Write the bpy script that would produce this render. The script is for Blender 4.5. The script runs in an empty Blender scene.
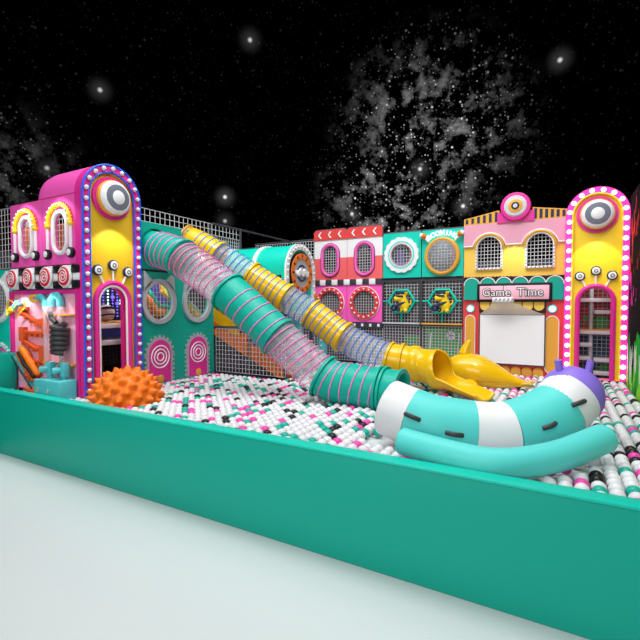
import bpy, bmesh, math, random
import numpy as np
from mathutils import Vector, Matrix
from mathutils.geometry import tessellate_polygon
PI = math.pi
sc = bpy.context.scene
C = sc.collection

# ------------------------------------------------------------------ camera
cam_d = bpy.data.cameras.new('camera')
cam = bpy.data.objects.new('camera', cam_d); C.objects.link(cam)
cam.location = (0, 0, 2.0)
cam.rotation_euler = (math.radians(90 - 2.0), 0, math.radians(28.9))
cam_d.sensor_width = 36; cam_d.lens = 36 * 435 / 640
cam_d.clip_end = 200
sc.camera = cam

# ------------------------------------------------------------------ sky: black with a spray of stars
world = bpy.data.worlds.new('night_sky'); sc.world = world; world.use_nodes = True
wt = world.node_tree; wt.nodes.clear()
def wn(t, **k):
    n = wt.nodes.new(t)
    for a, b in k.items(): setattr(n, a, b)
    return n
def wmath(op, a, b=None, clamp=False):
    n = wn('ShaderNodeMath', operation=op); n.use_clamp = clamp
    for i, v in enumerate((a, b)):
        if v is None: continue
        if isinstance(v, (int, float)): n.inputs[i].default_value = v
        else: wt.links.new(v, n.inputs[i])
    return n.outputs[0]
tc = wn('ShaderNodeTexCoord')
def sky_dir(px, py):
    yaw, pit = math.radians(28.9), math.radians(2.0)
    F = Vector((-math.sin(yaw)*math.cos(pit), math.cos(yaw)*math.cos(pit), -math.sin(pit)))
    R = Vector((math.cos(yaw), math.sin(yaw), 0)); U = R.cross(F)
    return (F*435 + R*(px-320) + U*(320-py)).normalized()
def near(d, width):
    n = wn('ShaderNodeVectorMath', operation='DISTANCE'); wt.links.new(tc.outputs['Generated'], n.inputs[0]); n.inputs[1].default_value = d
    mr = wn('ShaderNodeMapRange', interpolation_type='SMOOTHSTEP'); wt.links.new(n.outputs['Value'], mr.inputs[0])
    mr.inputs[1].default_value = 0; mr.inputs[2].default_value = width; mr.inputs[3].default_value = 1; mr.inputs[4].default_value = 0
    return mr.outputs[0]
def stars(scale, size):
    v = wn('ShaderNodeTexVoronoi', feature='F1'); v.inputs['Scale'].default_value = scale
    wt.links.new(tc.outputs['Generated'], v.inputs['Vector'])
    mr = wn('ShaderNodeMapRange', interpolation_type='SMOOTHSTEP'); wt.links.new(v.outputs['Distance'], mr.inputs[0])
    mr.inputs[1].default_value = 0; mr.inputs[2].default_value = size; mr.inputs[3].default_value = 1; mr.inputs[4].default_value = 0
    sx = wn('ShaderNodeSeparateColor'); wt.links.new(v.outputs['Color'], sx.inputs[0])
    return wmath('MULTIPLY', mr.outputs[0], wmath('POWER', sx.outputs[0], 5.0))
cl = wmath('MAXIMUM', near(sky_dir(395, 200), .20), wmath('MULTIPLY', near(sky_dir(430, 140), .24), .75))
cl2 = wmath('MULTIPLY', near(sky_dir(5, 180), .17), .22)
mask = wmath('MAXIMUM', cl, cl2)
nz = wn('ShaderNodeTexNoise'); nz.inputs['Scale'].default_value = 26; nz.inputs['Detail'].default_value = 8; nz.inputs['Roughness'].default_value = .68
wt.links.new(tc.outputs['Generated'], nz.inputs['Vector'])
mr = wn('ShaderNodeMapRange'); wt.links.new(nz.outputs['Fac'], mr.inputs[0])
mr.inputs[1].default_value = .50; mr.inputs[2].default_value = .80; mr.inputs[3].default_value = 0; mr.inputs[4].default_value = .7
neb = wmath('MULTIPLY', wmath('MULTIPLY', mr.outputs[0], wmath('POWER', mask, 1.2)), 1.0)
dots = wmath('MULTIPLY', wmath('ADD', stars(95, .30), stars(170, .32)), wmath('ADD', wmath('MULTIPLY', mask, 2.0), .025))
tot = wmath('ADD', neb, dots)
for x, y, a in ((225, 197, 1.0), (463, 206, 1.0), (352, 214, .8), (47, 168, .4), (420, 169, .9), (225, 221, .5), (100, 90, .6), (560, 60, .7), (250, 40, .6)):
    tot = wmath('ADD', tot, wmath('MULTIPLY', near(sky_dir(x, y), .006), a))
    tot = wmath('ADD', tot, wmath('MULTIPLY', wmath('POWER', near(sky_dir(x, y), .035), 2.0), .05*a))
bg = wn('ShaderNodeBackground'); wo = wn('ShaderNodeOutputWorld')
cc = wn('ShaderNodeCombineColor'); wt.links.new(tot, cc.inputs[0]); wt.links.new(tot, cc.inputs[1]); wt.links.new(tot, cc.inputs[2])
wt.links.new(cc.outputs[0], bg.inputs['Color']); wt.links.new(bg.outputs[0], wo.inputs[0])

# ------------------------------------------------------------------ big lights and exposure
def area(name, loc, target, sx, sy, power, col=(1, 1, 1)):
    d = bpy.data.lights.new(name, 'AREA'); d.shape = 'RECTANGLE'; d.size = sx; d.size_y = sy; d.energy = power; d.color = col
    o = bpy.data.objects.new(name, d); C.objects.link(o); o.location = loc
    o.rotation_euler = (Vector(target) - Vector(loc)).to_track_quat('-Z', 'Y').to_euler(); return o
ov = area('overhead_light', (-2.55, 4.62, 8.0), (-2.55, 4.62, 0), 9.5, 5.4, 445); ov.rotation_euler = (0, 0, math.radians(28.9))
area('front_light', (-1.0, -4.5, 4.2), (-2.2, 6, 1.4), 7, 4, 360)
area('facade_fill', (-2.2, 3.9, 7.6), (-2.4, 8.4, 2.2), 6, 2, 230)  # added fill out of view, brightens the back wall fronts
crisp_light_d = bpy.data.lights.new('sun', 'SUN'); crisp_light_d.energy = .55; crisp_light_d.angle = math.radians(9)  # added directional light for crisper ball shading, no sun in this sky
sun = bpy.data.objects.new('sun', crisp_light_d); C.objects.link(sun); sun.rotation_euler = Vector((-.18, .62, -1)).to_track_quat('-Z', 'Y').to_euler()
sc.view_settings.view_transform = 'Standard'; sc.view_settings.look = 'None'
sc.view_settings.gamma = 1; sc.view_settings.exposure = 0.0; sc.view_settings.use_curve_mapping = False

# ------------------------------------------------------------------ materials
def lin(c): return tuple(((v/255)/12.92 if v/255 <= .04045 else ((v/255+.055)/1.055)**2.4) for v in c) + (1,)
MATS = {}
def M(name, rgb=None, rough=.45, metal=0, emit=0, coat=0):
    if name in MATS: return MATS[name]
    m = bpy.data.materials.new(name); m.use_nodes = True; b = m.node_tree.nodes['Principled BSDF']
    b.inputs['Base Color'].default_value = lin(rgb); b.inputs['Roughness'].default_value = rough; b.inputs['Metallic'].default_value = metal
    b.inputs['Coat Weight'].default_value = coat; b.inputs['Specular IOR Level'].default_value = .3
    if emit: b.inputs['Emission Color'].default_value = lin(rgb); b.inputs['Emission Strength'].default_value = emit
    MATS[name] = m; return m
M('teal', (4, 166, 146), .5); M('teal_soft', (4, 176, 156), .42); M('teal_bright', (8, 200, 178), .4)
M('teal_light', (86, 196, 202), .5); M('aqua', (92, 218, 212), .45)
M('pink', (252, 96, 192), .4); M('magenta', (226, 50, 152), .4); M('pale_pink', (248, 184, 206), .5); M('dusty_pink', (226, 160, 182), .55)
M('yellow', (233, 188, 44), .4); M('yellow_slide', (240, 190, 18), .22, coat=.4); M('yellow_wall', (244, 200, 84), .5); M('bright_yellow', (250, 214, 40), .4)
M('orange', (238, 120, 22), .45); M('orange_ball', (240, 118, 18), .38); M('track_orange', (222, 92, 46), .45); M('gold', (228, 166, 60), .4)
M('white', (238, 238, 240), .4); M('ball_white', (224, 224, 227), .35); M('light_grey', (205, 205, 210), .45); M('pearl', (222, 228, 226), .25); M('silver', (176, 178, 184), .4)
M('mid_grey', (112, 118, 132), .45); M('dark_grey', (58, 60, 68), .5); M('black', (22, 22, 25), .45); M('post', (64, 65, 72), .45); M('rubber', (62, 62, 64), .4)
M('net_white', (200, 200, 204), .6); M('net_grey', (96, 96, 102), .6)
M('blue', (26, 96, 235), .4); M('coil_blue', (70, 130, 235), .35); M('coil_pink', (250, 130, 205), .35); M('navy', (34, 44, 78), .5)
M('red', (226, 62, 66), .45); M('coral', (244, 100, 104), .5); M('cap_red', (222, 70, 70), .45); M('candy_red', (232, 44, 66), .4)
M('purple', (146, 118, 226), .45); M('pad_purple', (92, 88, 176), .55)
M('ball_teal', (22, 172, 152), .3); M('ball_pink', (240, 72, 172), .3); M('ball_black', (28, 28, 30), .3)
M('green', (60, 176, 70), .5); M('steel', (186, 188, 192), .35)
M('lit_bulb', (255, 236, 252), .3, emit=3.0); M('lit_white', (236, 237, 240), .6, emit=.05); M('lit_cyan', (190, 255, 255), .3, emit=2.5); M('neon', (225, 255, 255), .3, emit=1.6)
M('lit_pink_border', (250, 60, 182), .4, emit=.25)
M('tile_red', (200, 62, 50), .5); M('tile_blue', (26, 92, 120), .5)
M('led_violet', (120, 90, 240), .3, emit=1.2)

def nodes_of(name, rough=.5):
    m = bpy.data.materials.new(name); m.use_nodes = True; MATS[name] = m
    t = m.node_tree; return m, t, t.nodes['Principled BSDF']
def clear_mat(name, rgb, fac):
    m, t, b = nodes_of(name); b.inputs['Base Color'].default_value = lin(rgb); b.inputs['Roughness'].default_value = .18
    tr = t.nodes.new('ShaderNodeBsdfTransparent'); mx = t.nodes.new('ShaderNodeMixShader'); mx.inputs[0].default_value = fac
    t.links.new(tr.outputs[0], mx.inputs[1]); t.links.new(b.outputs[0], mx.inputs[2]); t.links.new(mx.outputs[0], t.nodes['Material Output'].inputs[0])
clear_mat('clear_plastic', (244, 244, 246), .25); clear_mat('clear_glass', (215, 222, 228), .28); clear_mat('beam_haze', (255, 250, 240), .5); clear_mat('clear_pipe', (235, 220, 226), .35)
# two colours split at a height (object space z)
def split_mat(name, ca, cb, z):
    m, t, b = nodes_of(name); tx = t.nodes.new('ShaderNodeTexCoord'); s = t.nodes.new('ShaderNodeSeparateXYZ'); g = t.nodes.new('ShaderNodeMath'); g.operation = 'GREATER_THAN'
    mx = t.nodes.new('ShaderNodeMix'); mx.data_type = 'RGBA'
    t.links.new(tx.outputs['Object'], s.inputs[0]); t.links.new(s.outputs['Z'], g.inputs[0]); g.inputs[1].default_value = z
    t.links.new(g.outputs[0], mx.inputs['Factor']); mx.inputs[6].default_value = lin(ca); mx.inputs[7].default_value = lin(cb)
    t.links.new(mx.outputs[2], b.inputs['Base Color']); b.inputs['Roughness'].default_value = .5
split_mat('white_over_coral', (244, 100, 104), (238, 236, 238), .47)
# white glossy floor
m, t, b = nodes_of('floor_white'); nzt = t.nodes.new('ShaderNodeTexNoise'); nzt.inputs['Scale'].default_value = 3
rp = t.nodes.new('ShaderNodeValToRGB'); rp.color_ramp.elements[0].color = lin((208, 216, 217)); rp.color_ramp.elements[1].color = lin((222, 228, 228))
t.links.new(nzt.outputs['Fac'], rp.inputs[0]); t.links.new(rp.outputs[0], b.inputs['Base Color']); b.inputs['Roughness'].default_value = .35
# black wall with paint splatter
m, t, b = nodes_of('splatter'); tx = t.nodes.new('ShaderNodeTexCoord'); sp = t.nodes.new('ShaderNodeSeparateXYZ'); t.links.new(tx.outputs['Object'], sp.inputs[0])
def tmath(op, a, bb=None):
    n = t.nodes.new('ShaderNodeMath'); n.operation = op; n.use_clamp = False
    for i, v in enumerate((a, bb)):
        if v is None: continue
        if isinstance(v, (int, float)): n.inputs[i].default_value = v
        else: t.links.new(v, n.inputs[i])
    return n.outputs[0]
cur = None
base = lin((20, 20, 23))
for k, (col, zc, zw, scl, th) in enumerate((((38, 176, 60), .95, .55, 2.6, .42), ((150, 226, 70), .85, .45, 4.5, .52), ((225, 228, 228), 1.15, .35, 6, .56), ((20, 140, 105), 1.75, .5, 20, .68), ((226, 60, 60), 3.0, .6, 5.5, .58), ((220, 60, 170), 2.25, .3, 6, .60), ((228, 70, 50), 2.5, .5, 16, .72))):
    mp = t.nodes.new('ShaderNodeMapping'); t.links.new(tx.outputs['Object'], mp.inputs[0]); mp.inputs['Location'].default_value = (k*3.1, k*7.7, k); mp.inputs['Scale'].default_value = (1, 1, .4)
    n = t.nodes.new('ShaderNodeTexNoise'); n.inputs['Scale'].default_value = scl; n.inputs['Detail'].default_value = 3; t.links.new(mp.outputs[0], n.inputs['Vector'])
    env = tmath('POWER', tmath('MULTIPLY', tmath('ABSOLUTE', tmath('SUBTRACT', sp.outputs['Z'], zc)), 1/zw), 3.0)
    g = tmath('GREATER_THAN', tmath('SUBTRACT', n.outputs['Fac'], tmath('MULTIPLY', env, .12)), th)
    mx = t.nodes.new('ShaderNodeMix'); mx.data_type = 'RGBA'; t.links.new(g, mx.inputs['Factor']); mx.inputs[7].default_value = lin(col)
    if cur is None: mx.inputs[6].default_value = base
    else: t.links.new(cur, mx.inputs[6])
    cur = mx.outputs[2]
t.links.new(cur, b.inputs['Base Color']); b.inputs['Roughness'].default_value = .95; b.inputs['Specular IOR Level'].default_value = .05
# graffiti-like square tile nets seen inside the arch tower
# ------------------------------------------------------------------ mesh builder
class MB:
    def __init__(s): s.v = []; s.f = []; s.m = []
    def add(s, vs, fs, m=0, T=None):
        o = len(s.v)
        s.v += [tuple(T @ Vector(p)) for p in vs] if T is not None else [tuple(p) for p in vs]
        s.f += [tuple(i+o for i in q) for q in fs]; s.m += [m]*len(fs); return s
    def box(s, x0, y0, z0, x1, y1, z1, m=0, T=None):
        x0, x1 = sorted((x0, x1)); y0, y1 = sorted((y0, y1)); z0, z1 = sorted((z0, z1))
        return s.add([(x0,y0,z0),(x1,y0,z0),(x1,y1,z0),(x0,y1,z0),(x0,y0,z1),(x1,y0,z1),(x1,y1,z1),(x0,y1,z1)],
                     [(0,3,2,1),(4,5,6,7),(0,1,5,4),(1,2,6,5),(2,3,7,6),(3,0,4,7)], m, T)
    def rbox(s, x0, y0, z0, x1, y1, z1, r=.02, seg=3, m=0, T=None):
        bm = bmesh.new(); bmesh.ops.create_cube(bm, size=1)
        for v in bm.verts: v.co = Vector(((x0+x1)/2 + v.co.x*abs(x1-x0), (y0+y1)/2 + v.co.y*abs(y1-y0), (z0+z1)/2 + v.co.z*abs(z1-z0)))
        bmesh.ops.bevel(bm, geom=bm.edges[:], offset=r, segments=seg, affect='EDGES', profile=.5)
        return s._bm(bm, m, T)
    def _bm(s, bm, m=0, T=None):
        bm.verts.index_update(); s.add([v.co.copy() for v in bm.verts], [[v.index for v in f.verts] for f in bm.faces], m, T); bm.free(); return s
    def prism(s, out, y0, y1, holes=(), m=0, T=None):          # outlines in x-z, y0 = front
        loops = [list(out)] + [list(h) for h in holes]
        flat = [p for l in loops for p in l]; n = len(flat)
        tri = tessellate_polygon([[Vector((p[0], p[1], 0)) for p in l] for l in loops])
        vs = [(x, y0, z) for x, z in flat] + [(x, y1, z) for x, z in flat]; fs = []
        for a, b_, c in tri:
            A, B, D = (flat[i] for i in (a, b_, c))
            if (B[0]-A[0])*(D[1]-A[1]) - (B[1]-A[1])*(D[0]-A[0]) < 0: b_, c = c, b_
            if y0 > y1: b_, c = c, b_
            fs += [(a, b_, c), (a+n, c+n, b_+n)]
        o = 0
        for k, l in enumerate(loops):
            L = len(l); ar = sum(l[i][0]*l[(i+1)%L][1] - l[(i+1)%L][0]*l[i][1] for i in range(L))
            for i in range(L):
                j = (i+1) % L; q = (o+i, o+i+n, o+j+n, o+j)
                if ((ar > 0) != (k > 0)) == (y0 < y1): pass
                else: q = q[::-1]
                fs.append(q)
            o += L
        return s.add(vs, fs, m, T)
    def sweep(s, path, r, seg=8, closed=False, caps=True, m=0, T=None, flat=1.0):
        P = [Vector(p) for p in path]; n = len(P); rr = r if isinstance(r, (list, tuple)) else [r]*n
        tan = []
        for i in range(n):
            a = P[(i-1) % n] if (closed or i > 0) else P[i]; b_ = P[(i+1) % n] if (closed or i < n-1) else P[i]
            tan.append((b_-a).normalized())
        up = Vector((0, 0, 1)) if abs(tan[0].z) < .9 else Vector((0, 1, 0))
        nrm = (up - tan[0]*up.dot(tan[0])).normalized(); vs = []
        for i in range(n):
            if i:
                q = tan[i-1].rotation_difference(tan[i]); nrm = q @ nrm; nrm = (nrm - tan[i]*nrm.dot(tan[i])).normalized()
            bn = tan[i].cross(nrm)
            for k in range(seg):
                a = 2*PI*k/seg; vs.append(P[i] + nrm*math.cos(a)*rr[i]*flat + bn*math.sin(a)*rr[i])
        fs = []
        for i in range(n if closed else n-1):
            j = (i+1) % n
            for k in range(seg):
                l = (k+1) % seg; fs.append((i*seg+k, i*seg+l, j*seg+l, j*seg+k))
        if caps and not closed:
            fs.append(tuple(range(seg))[::-1]); fs.append(tuple((n-1)*seg+k for k in range(seg)))
        return s.add(vs, fs, m, T)
    def lathe(s, prof, seg=24, T=None, m=0, ms=None):          # profile (r, h) about -y (toward the viewer): h is distance out of the wall
        vs = []; fs = []; idx = []; mm = []
        for r, h in prof:
            if r < 1e-6: idx.append([len(vs)]); vs.append((0, -h, 0))
            else: idx.append(list(range(len(vs), len(vs)+seg))); vs += [(r*math.cos(2*PI*k/seg), -h, r*math.sin(2*PI*k/seg)) for k in range(seg)]
        for i in range(len(prof)-1):
            a, b_ = idx[i], idx[i+1]
            for k in range(seg):
                l = (k+1) % seg
                if len(a) == 1 and len(b_) == 1: continue
                if len(a) == 1: q = (a[0], b_[l], b_[k])
                elif len(b_) == 1: q = (a[k], a[l], b_[0])
                else: q = (a[k], a[l], b_[l], b_[k])
                fs.append(q); mm.append(ms[i] if ms else m)
        o = len(s.m); s.add(vs, fs, m, T)
        s.m[o:] = mm; return s
    def ball(s, c, r, u=12, v=8, m=0, T=None):
        r = r if isinstance(r, (list, tuple)) else (r, r, r); vs = [(c[0], c[1], c[2]+r[2])]; fs = []
        for i in range(1, v):
            a = PI*i/v
            for k in range(u): p = 2*PI*k/u; vs.append((c[0]+r[0]*math.sin(a)*math.cos(p), c[1]+r[1]*math.sin(a)*math.sin(p), c[2]+r[2]*math.cos(a)))
        vs.append((c[0], c[1], c[2]-r[2])); e = len(vs)-1
        for k in range(u):
            l = (k+1) % u; fs.append((0, 1+k, 1+l)); fs.append((e, e-u+l, e-u+k))
            for i in range(v-2): fs.append((1+i*u+k, 1+(i+1)*u+k, 1+(i+1)*u+l, 1+i*u+l))
        return s.add(vs, fs, m, T)
    def net(s, x0, x1, z0, z1, step, y=0, th=.010, m=0, T=None):
        nx = max(1, round((x1-x0)/step)); nzz = max(1, round((z1-z0)/step)); h = th/2
        for i in range(nx+1): x = x0+(x1-x0)*i/nx; s.box(x-h, y-h, z0, x+h, y+h, z1, m, T)
        for i in range(nzz+1): z = z0+(z1-z0)*i/nzz; s.box(x0, y-h, z-h, x1, y+h, z+h, m, T)
        return s
    def text(s, body, size, T=None, m=0, ext=.004, off=0.0, sx=1.0):
        cu = bpy.data.curves.new('tmp', 'FONT'); cu.body = body; cu.size = size; cu.extrude = ext; cu.offset = off; cu.align_x = 'CENTER'; cu.align_y = 'CENTER'; cu.resolution_u = 3
        o = bpy.data.objects.new('tmp', cu); C.objects.link(o); dg = bpy.context.evaluated_depsgraph_get(); e = o.evaluated_get(dg); me = e.to_mesh()
        Rx = Matrix.Rotation(PI/2, 4, 'X') @ Matrix.Diagonal((sx, 1, 1, 1)); T2 = (T if T is not None else Matrix()) @ Rx
        s.add([v.co.copy() for v in me.vertices], [list(p.vertices) for p in me.polygons], m, T2)
        e.to_mesh_clear(); bpy.data.objects.remove(o); bpy.data.curves.remove(cu); return s
    def mesh(s, name, mats, flatshade=False, angle=38):
        me = bpy.data.meshes.new(name); me.from_pydata(s.v, [], s.f)
        for x in (mats if isinstance(mats, (list, tuple)) else [mats]): me.materials.append(MATS[x])
        me.polygons.foreach_set('material_index', s.m); me.polygons.foreach_set('use_smooth', [not flatshade]*len(s.f)); me.update()
        if not flatshade: me.set_sharp_from_angle(angle=math.radians(angle))
        return me

def tag(o, label, cat=None, group=None, kind=None):
    o['label'] = label
    if cat: o['category'] = cat
    if group: o['group'] = group
    if kind: o['kind'] = kind
    return o
def thing(name, loc, label, cat, group=None, rz=0):
    o = bpy.data.objects.new(name, None); C.objects.link(o); o.empty_display_size = .1
    o.location = loc; o.rotation_euler = (0, 0, rz); return tag(o, label, cat, group)
def part(name, mb, mats, parent=None, label=None, loc=None, **k):
    me = mb if isinstance(mb, bpy.types.Mesh) else mb.mesh(name, mats, **k)
    o = bpy.data.objects.new(name, me); C.objects.link(o)
    if parent: o.parent = parent
    if loc is not None: o.location = loc
    if label: o['label'] = label
    return o
def struct(name, mb, mats, label, cat, **k):
    o = part(name, mb, mats, **k); return tag(o, label, cat, kind='structure')

# outlines
def rect(x0, z0, x1, z1): return [(x0, z0), (x1, z0), (x1, z1), (x0, z1)]
def stadium(cx, cz, hw, hh, n=12):
    p = []
    for k in range(n+1): a = PI*k/n; p.append((cx+hw*math.cos(a), cz+hh-hw+hw*math.sin(a)))
    for k in range(n+1): a = PI+PI*k/n; p.append((cx+hw*math.cos(a), cz-hh+hw+hw*math.sin(a)))
    return p
def circle(cx, cz, r, n=32, rz=None): return [(cx+r*math.cos(2*PI*k/n), cz+(rz or r)*math.sin(2*PI*k/n)) for k in range(n)]
def arch(x0, x1, z0, zt, n=20):
    r = (x1-x0)/2; cx = (x0+x1)/2
    return [(x0, z0), (x1, z0)] + [(cx+r*math.cos(PI*k/n), zt-r+r*math.sin(PI*k/n)) for k in range(n+1)]
def xz(outline, y): return [(x, y, z) for x, z in outline]
def TX(x, y, z): return Matrix.Translation((x, y, z))
def RY(a): return Matrix.Rotation(a, 4, 'Y')

# ------------------------------------------------------------------ setting
FZ = .80                                    # top of the ball layer
struct('floor', MB().box(-14, -4, -.05, 6, 14, 0), 'floor_white', 'white glossy floor around and beneath the play area', 'floor')
w = MB().rbox(-6.80, 2.99, 0, .92, 3.11, .85, .012, 2)
t_ = thing('ball_pit_wall', (-3, 3.05, 0), 'long low teal padded wall along the front of the ball pit', 'wall')
part('padding', MB().rbox(-3.80, -.06, 0, 3.92, .06, .835, .012, 2), 'teal', t_)
part('top_cap', MB().rbox(-3.81, -.07, .835, 3.93, .07, .86, .01, 2), 'teal_bright', t_, 'teal capping strip, coloured lighter as if lit from above')  # overhead light on the wall top put into a lighter teal
o = part('pit_side_wall', MB().rbox(-.06, -1.6, 0, .06, 0, .85, .012, 2), 'teal', loc=(-6.87, 3.10, 0)); tag(o, 'short teal wall end at the front corner left of the pit wall', 'wall')
struct('pit_base', MB().box(-8.2, 3.12, .66, .90, 5.88, .69).box(-3.88, 5.88, .66, .90, 8.36, .69), 'floor_white', 'pale base sheet under the ball pit', 'floor')
struct('inner_floor', MB().box(-8.2, 5.89, .66, -3.9, 9.3, .69), 'dark_grey', 'dark floor under the orange stair and clock tunnel', 'floor')
struct('wall_right', MB().box(.92, 2.99, 0, 1.0, 9.3, 3.66), 'splatter', 'black wall with green and red paint splatter right of the arched tower', 'wall')

# ------------------------------------------------------------------ posts and decks of the play frame
def bar(mb, p, q, r=.03, m=0): return mb.sweep([p, q], r, 8, m=m)
fr = thing('play_frame', (-5.5, 6, FZ), 'dark grey steel posts and rails of the back wall of play panels', 'frame')
mb = MB()
zs = (.8, 1.62, 2.50, 3.44)
posts = [(-4.80, 8.46), (-3.98, 8.46), (-3.18, 8.46), (-2.38, 8.46), (-1.58, 8.46), (-6.4, 8.46)]
fl = thing('play_frame', (-5.5, 6, FZ), 'dark grey steel posts and rails of the left play block', 'frame')
for x, y in [(-7.9, 3.52), (-7.08, 3.52), (-5.50, 5.88), (-5.42, 6.64)]: part('post', bar(MB(), (x+5.5, y-6, -.1), (x+5.5, y-6, 2.66), .026), 'post', fl)
for i, (x, y) in enumerate(posts): part('post', bar(MB(), (x+5.5, y-6, -.1), (x+5.5, y-6, 2.66), .026), 'post', fr)
part('post', bar(MB(), (-4.66+5.5, -.08, -.1), (-4.66+5.5, -.08, .82), .024), 'post', fl)
part('rail', bar(MB(), (.02, -.08, .8), (1.7, -.08, .8), .028), 'post', fl)
part('rail', bar(MB(), (.08, -.12, 2.64), (.08, .64, 2.64), .02), 'post', fl)
for z in (.82, 1.70, 2.64): part('rail', bar(MB(), (-.95, 2.46, z), (3.95, 2.46, z), .026), 'post', fr)
part('rail', bar(MB(), (-2.4, -2.5, 2.64), (-1.6, -2.5, 2.64), .022), 'post', fl)
part('rail', bar(MB(), (.08, .64, 2.64), (.08, 2.46, 2.64), .02), 'post', fr)
for x0, x1, y0, y1, z in ((-4.75, -1.6, 8.56, 9.2, 1.62), (-4.75, -1.6, 8.56, 9.2, 2.48)):
    o = part('deck', MB().box(x0+5.5, y0-6, z-.06-FZ, x1+5.5, y1-6, z-FZ), 'mid_grey', fr)
# nets of the frame
def netpanel(label, loc, rz, w_, h, step=.062, post=True, mat='net_white', th=.009):
    t_ = thing('net_panel', loc, label, 'net', rz=rz)
    part('net', MB().net(0, w_, 0, h, step, 0, th), mat, t_, flatshade=True)
    return t_
netpanel('white net strip above the teal wall where the slides start', (-5.42, 4.34, 3.24), PI/2, 2.28, .19, .095, th=.008)
netpanel('white net panel beside the top of the yellow tube slide', (-5.44, 5.16, 2.54), PI/2, 1.46, .70)
netpanel('wide white net behind the clock tunnel', (-6.4, 8.42, .85), 0, 1.6, 2.56, .07)
netpanel('low white net in front of the orange stair', (-5.38, 5.90, .82), 0, 1.48, .76, .075, th=.007)
netpanel('white net at the left end above the cat face panel', (-7.86, 3.44, 2.54), 0, .78, .88, .085, th=.006)
netpanel('grey net at the back of the play frame behind the red houses', (-4.75, 9.2, .85), 0, 3.15, 2.5, .08, mat='net_grey')
netpanel('grey net at the back of the left play block', (-7.9, 8.3, .85), 0, 2.4, 2.5, .08, mat='net_grey')
netpanel('white net roof edge along the inner side of the left block', (-7.2, 4.4, 2.7), PI/2, 3.9, .7, .08, mat='net_grey')
struct('wall_back', MB().box(-9, 9.6, 0, 1.0, 9.7, 2.9), 'dark_grey', 'dark wall far behind the play nets', 'wall')
struct('wall_left', MB().box(-8.4, 3.4, 0, -8.3, 9.6, 2.9), 'dark_grey', 'dark wall behind the left play block', 'wall')

# ------------------------------------------------------------------ pink jukebox panels
bead_m = MB().ball((0, 0, 0), .016, 8, 6).mesh('bead', 'white'); rbead_m = MB().ball((0, 0, 0), .011, 6, 5).mesh('red_bead', 'candy_red')
def jukebox(x, label, seed):
    t_ = thing('jukebox_panel', (x, 3.426, 2.54), label, 'panel', 'pink jukebox wall panels')
    W = .82; cx = .42
    part('board', MB().prism(rect(.004, 0, W-.004, .90), 0, .04, [stadium(cx, .42, .135, .25)]), 'pink', t_)
    part('window_frame', MB().sweep(xz(stadium(cx, .42, .155, .275, 16), -.006), .030, 8, closed=True), 'white', t_, 'white oval frame')
    part('net', MB().net(cx-.15, cx+.15, .16, .68, .075, .03, .007), 'net_white', t_, flatshade=True)
    a = MB(); pa = [(cx+.26*math.cos(PI*k/16), -.02, .52+.265*math.sin(PI*k/16)) for k in range(17)]
    a.sweep(pa, .034, 10); a.ball(pa[0], .042); a.ball(pa[-1], .042)
    ar = part('yellow_arch', a, 'bright_yellow', t_, 'bright yellow tube arch')
    for k in range(11): an = PI*(k+.5)/11; part('bead', bead_m, None, ar, loc=(cx+.26*math.cos(an), -.053, .52+.265*math.sin(an)))
    for k in range(14): an = PI*.75*(k+.5)/14; part('red_bead', rbead_m, None, ar, loc=(cx+.298*math.cos(an), -.02, .52+.303*math.sin(an)))
    for sx in (cx-.262, cx+.262):
        r_ = part('rod', MB().sweep([(sx, -.02, .52), (sx, -.02, .19)], .022, 8), 'white', t_, 'white rod')
        wl = part('wheel', MB().lathe([(0, 0), (.064, 0), (.070, .015), (.070, .045), (.06, .055), (0, .055)], 18, TX(sx, 0, .14)), 'black', t_, 'black wheel foot')
        part('hub', MB().lathe([(.042, .05), (.044, .062), (.025, .07), (0, .07)], 14, TX(sx, 0, .14)), 'white', wl, 'white hub')
jukebox(-7.07, 'pink panel with oval net window under a yellow arch, beside the left end net', 1)
jukebox(-6.25, 'pink panel with oval net window under a yellow arch, beside the arched tower', 2)
o = part('orange_pad', MB().rbox(-8.0, 3.95, 2.62, -5.75, 4.05, 3.25, .04, 3), 'orange'); tag(o, 'orange padding seen through the oval windows of the pink panels', 'padding')
t_ = thing('toy_climber', (-7.4, 3.85, 2.52), 'orange toy climber behind the left end net', 'toy')
part('body', MB().ball((0, 0, .36), (.24, .16, .36), 16, 10), 'orange', t_)
part('pole', MB().sweep([(-.02, 0, .62), (-.02, 0, .92)], .03, 8), 'white', t_, 'white pole')
part('button', MB().ball((-.06, -.16, .45), .05, 10, 8), 'dark_grey', t_, 'dark dot')

# ------------------------------------------------------------------ checker cushions and lollipops
t_ = thing('checker_strip', (-7.12, 3.42, 2.20), 'strip of black and white cushions below the pink jukebox panels', 'trim')
for c, kind in ((.19, 1), (.60, 1), (1.03, 1), (1.46, 1), (.395, 0), (.815, 0), (1.245, 0), (1.635, 0)):
    h = .105 if kind else (.095 if c < 1.6 else .07)
    if kind: part('cushion', MB().rbox(c-h, -.03, .02, c+h, .05, .32, .015, 2), 'white', t_, 'white cushion')
    else:
        part('cushion', MB().rbox(c-h, -.035, .02, c+h, .05, .115, .015, 2), 'black', t_, 'black cushion')
        part('cushion', MB().rbox(c-h, -.025, .12, c+h, .05, .215, .015, 2), 'white', t_, 'white cushion')
        part('cushion', MB().rbox(c-h, -.035, .22, c+h, .05, .32, .015, 2), 'black', t_, 'black cushion')
def spiral(cx, cz, y, r0, r1, turns, n=60): return [(cx+(r0+(r1-r0)*k/n)*math.cos(2*PI*turns*k/n), y, cz+(r0+(r1-r0)*k/n)*math.sin(2*PI*turns*k/n)) for k in range(n+1)]
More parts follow.
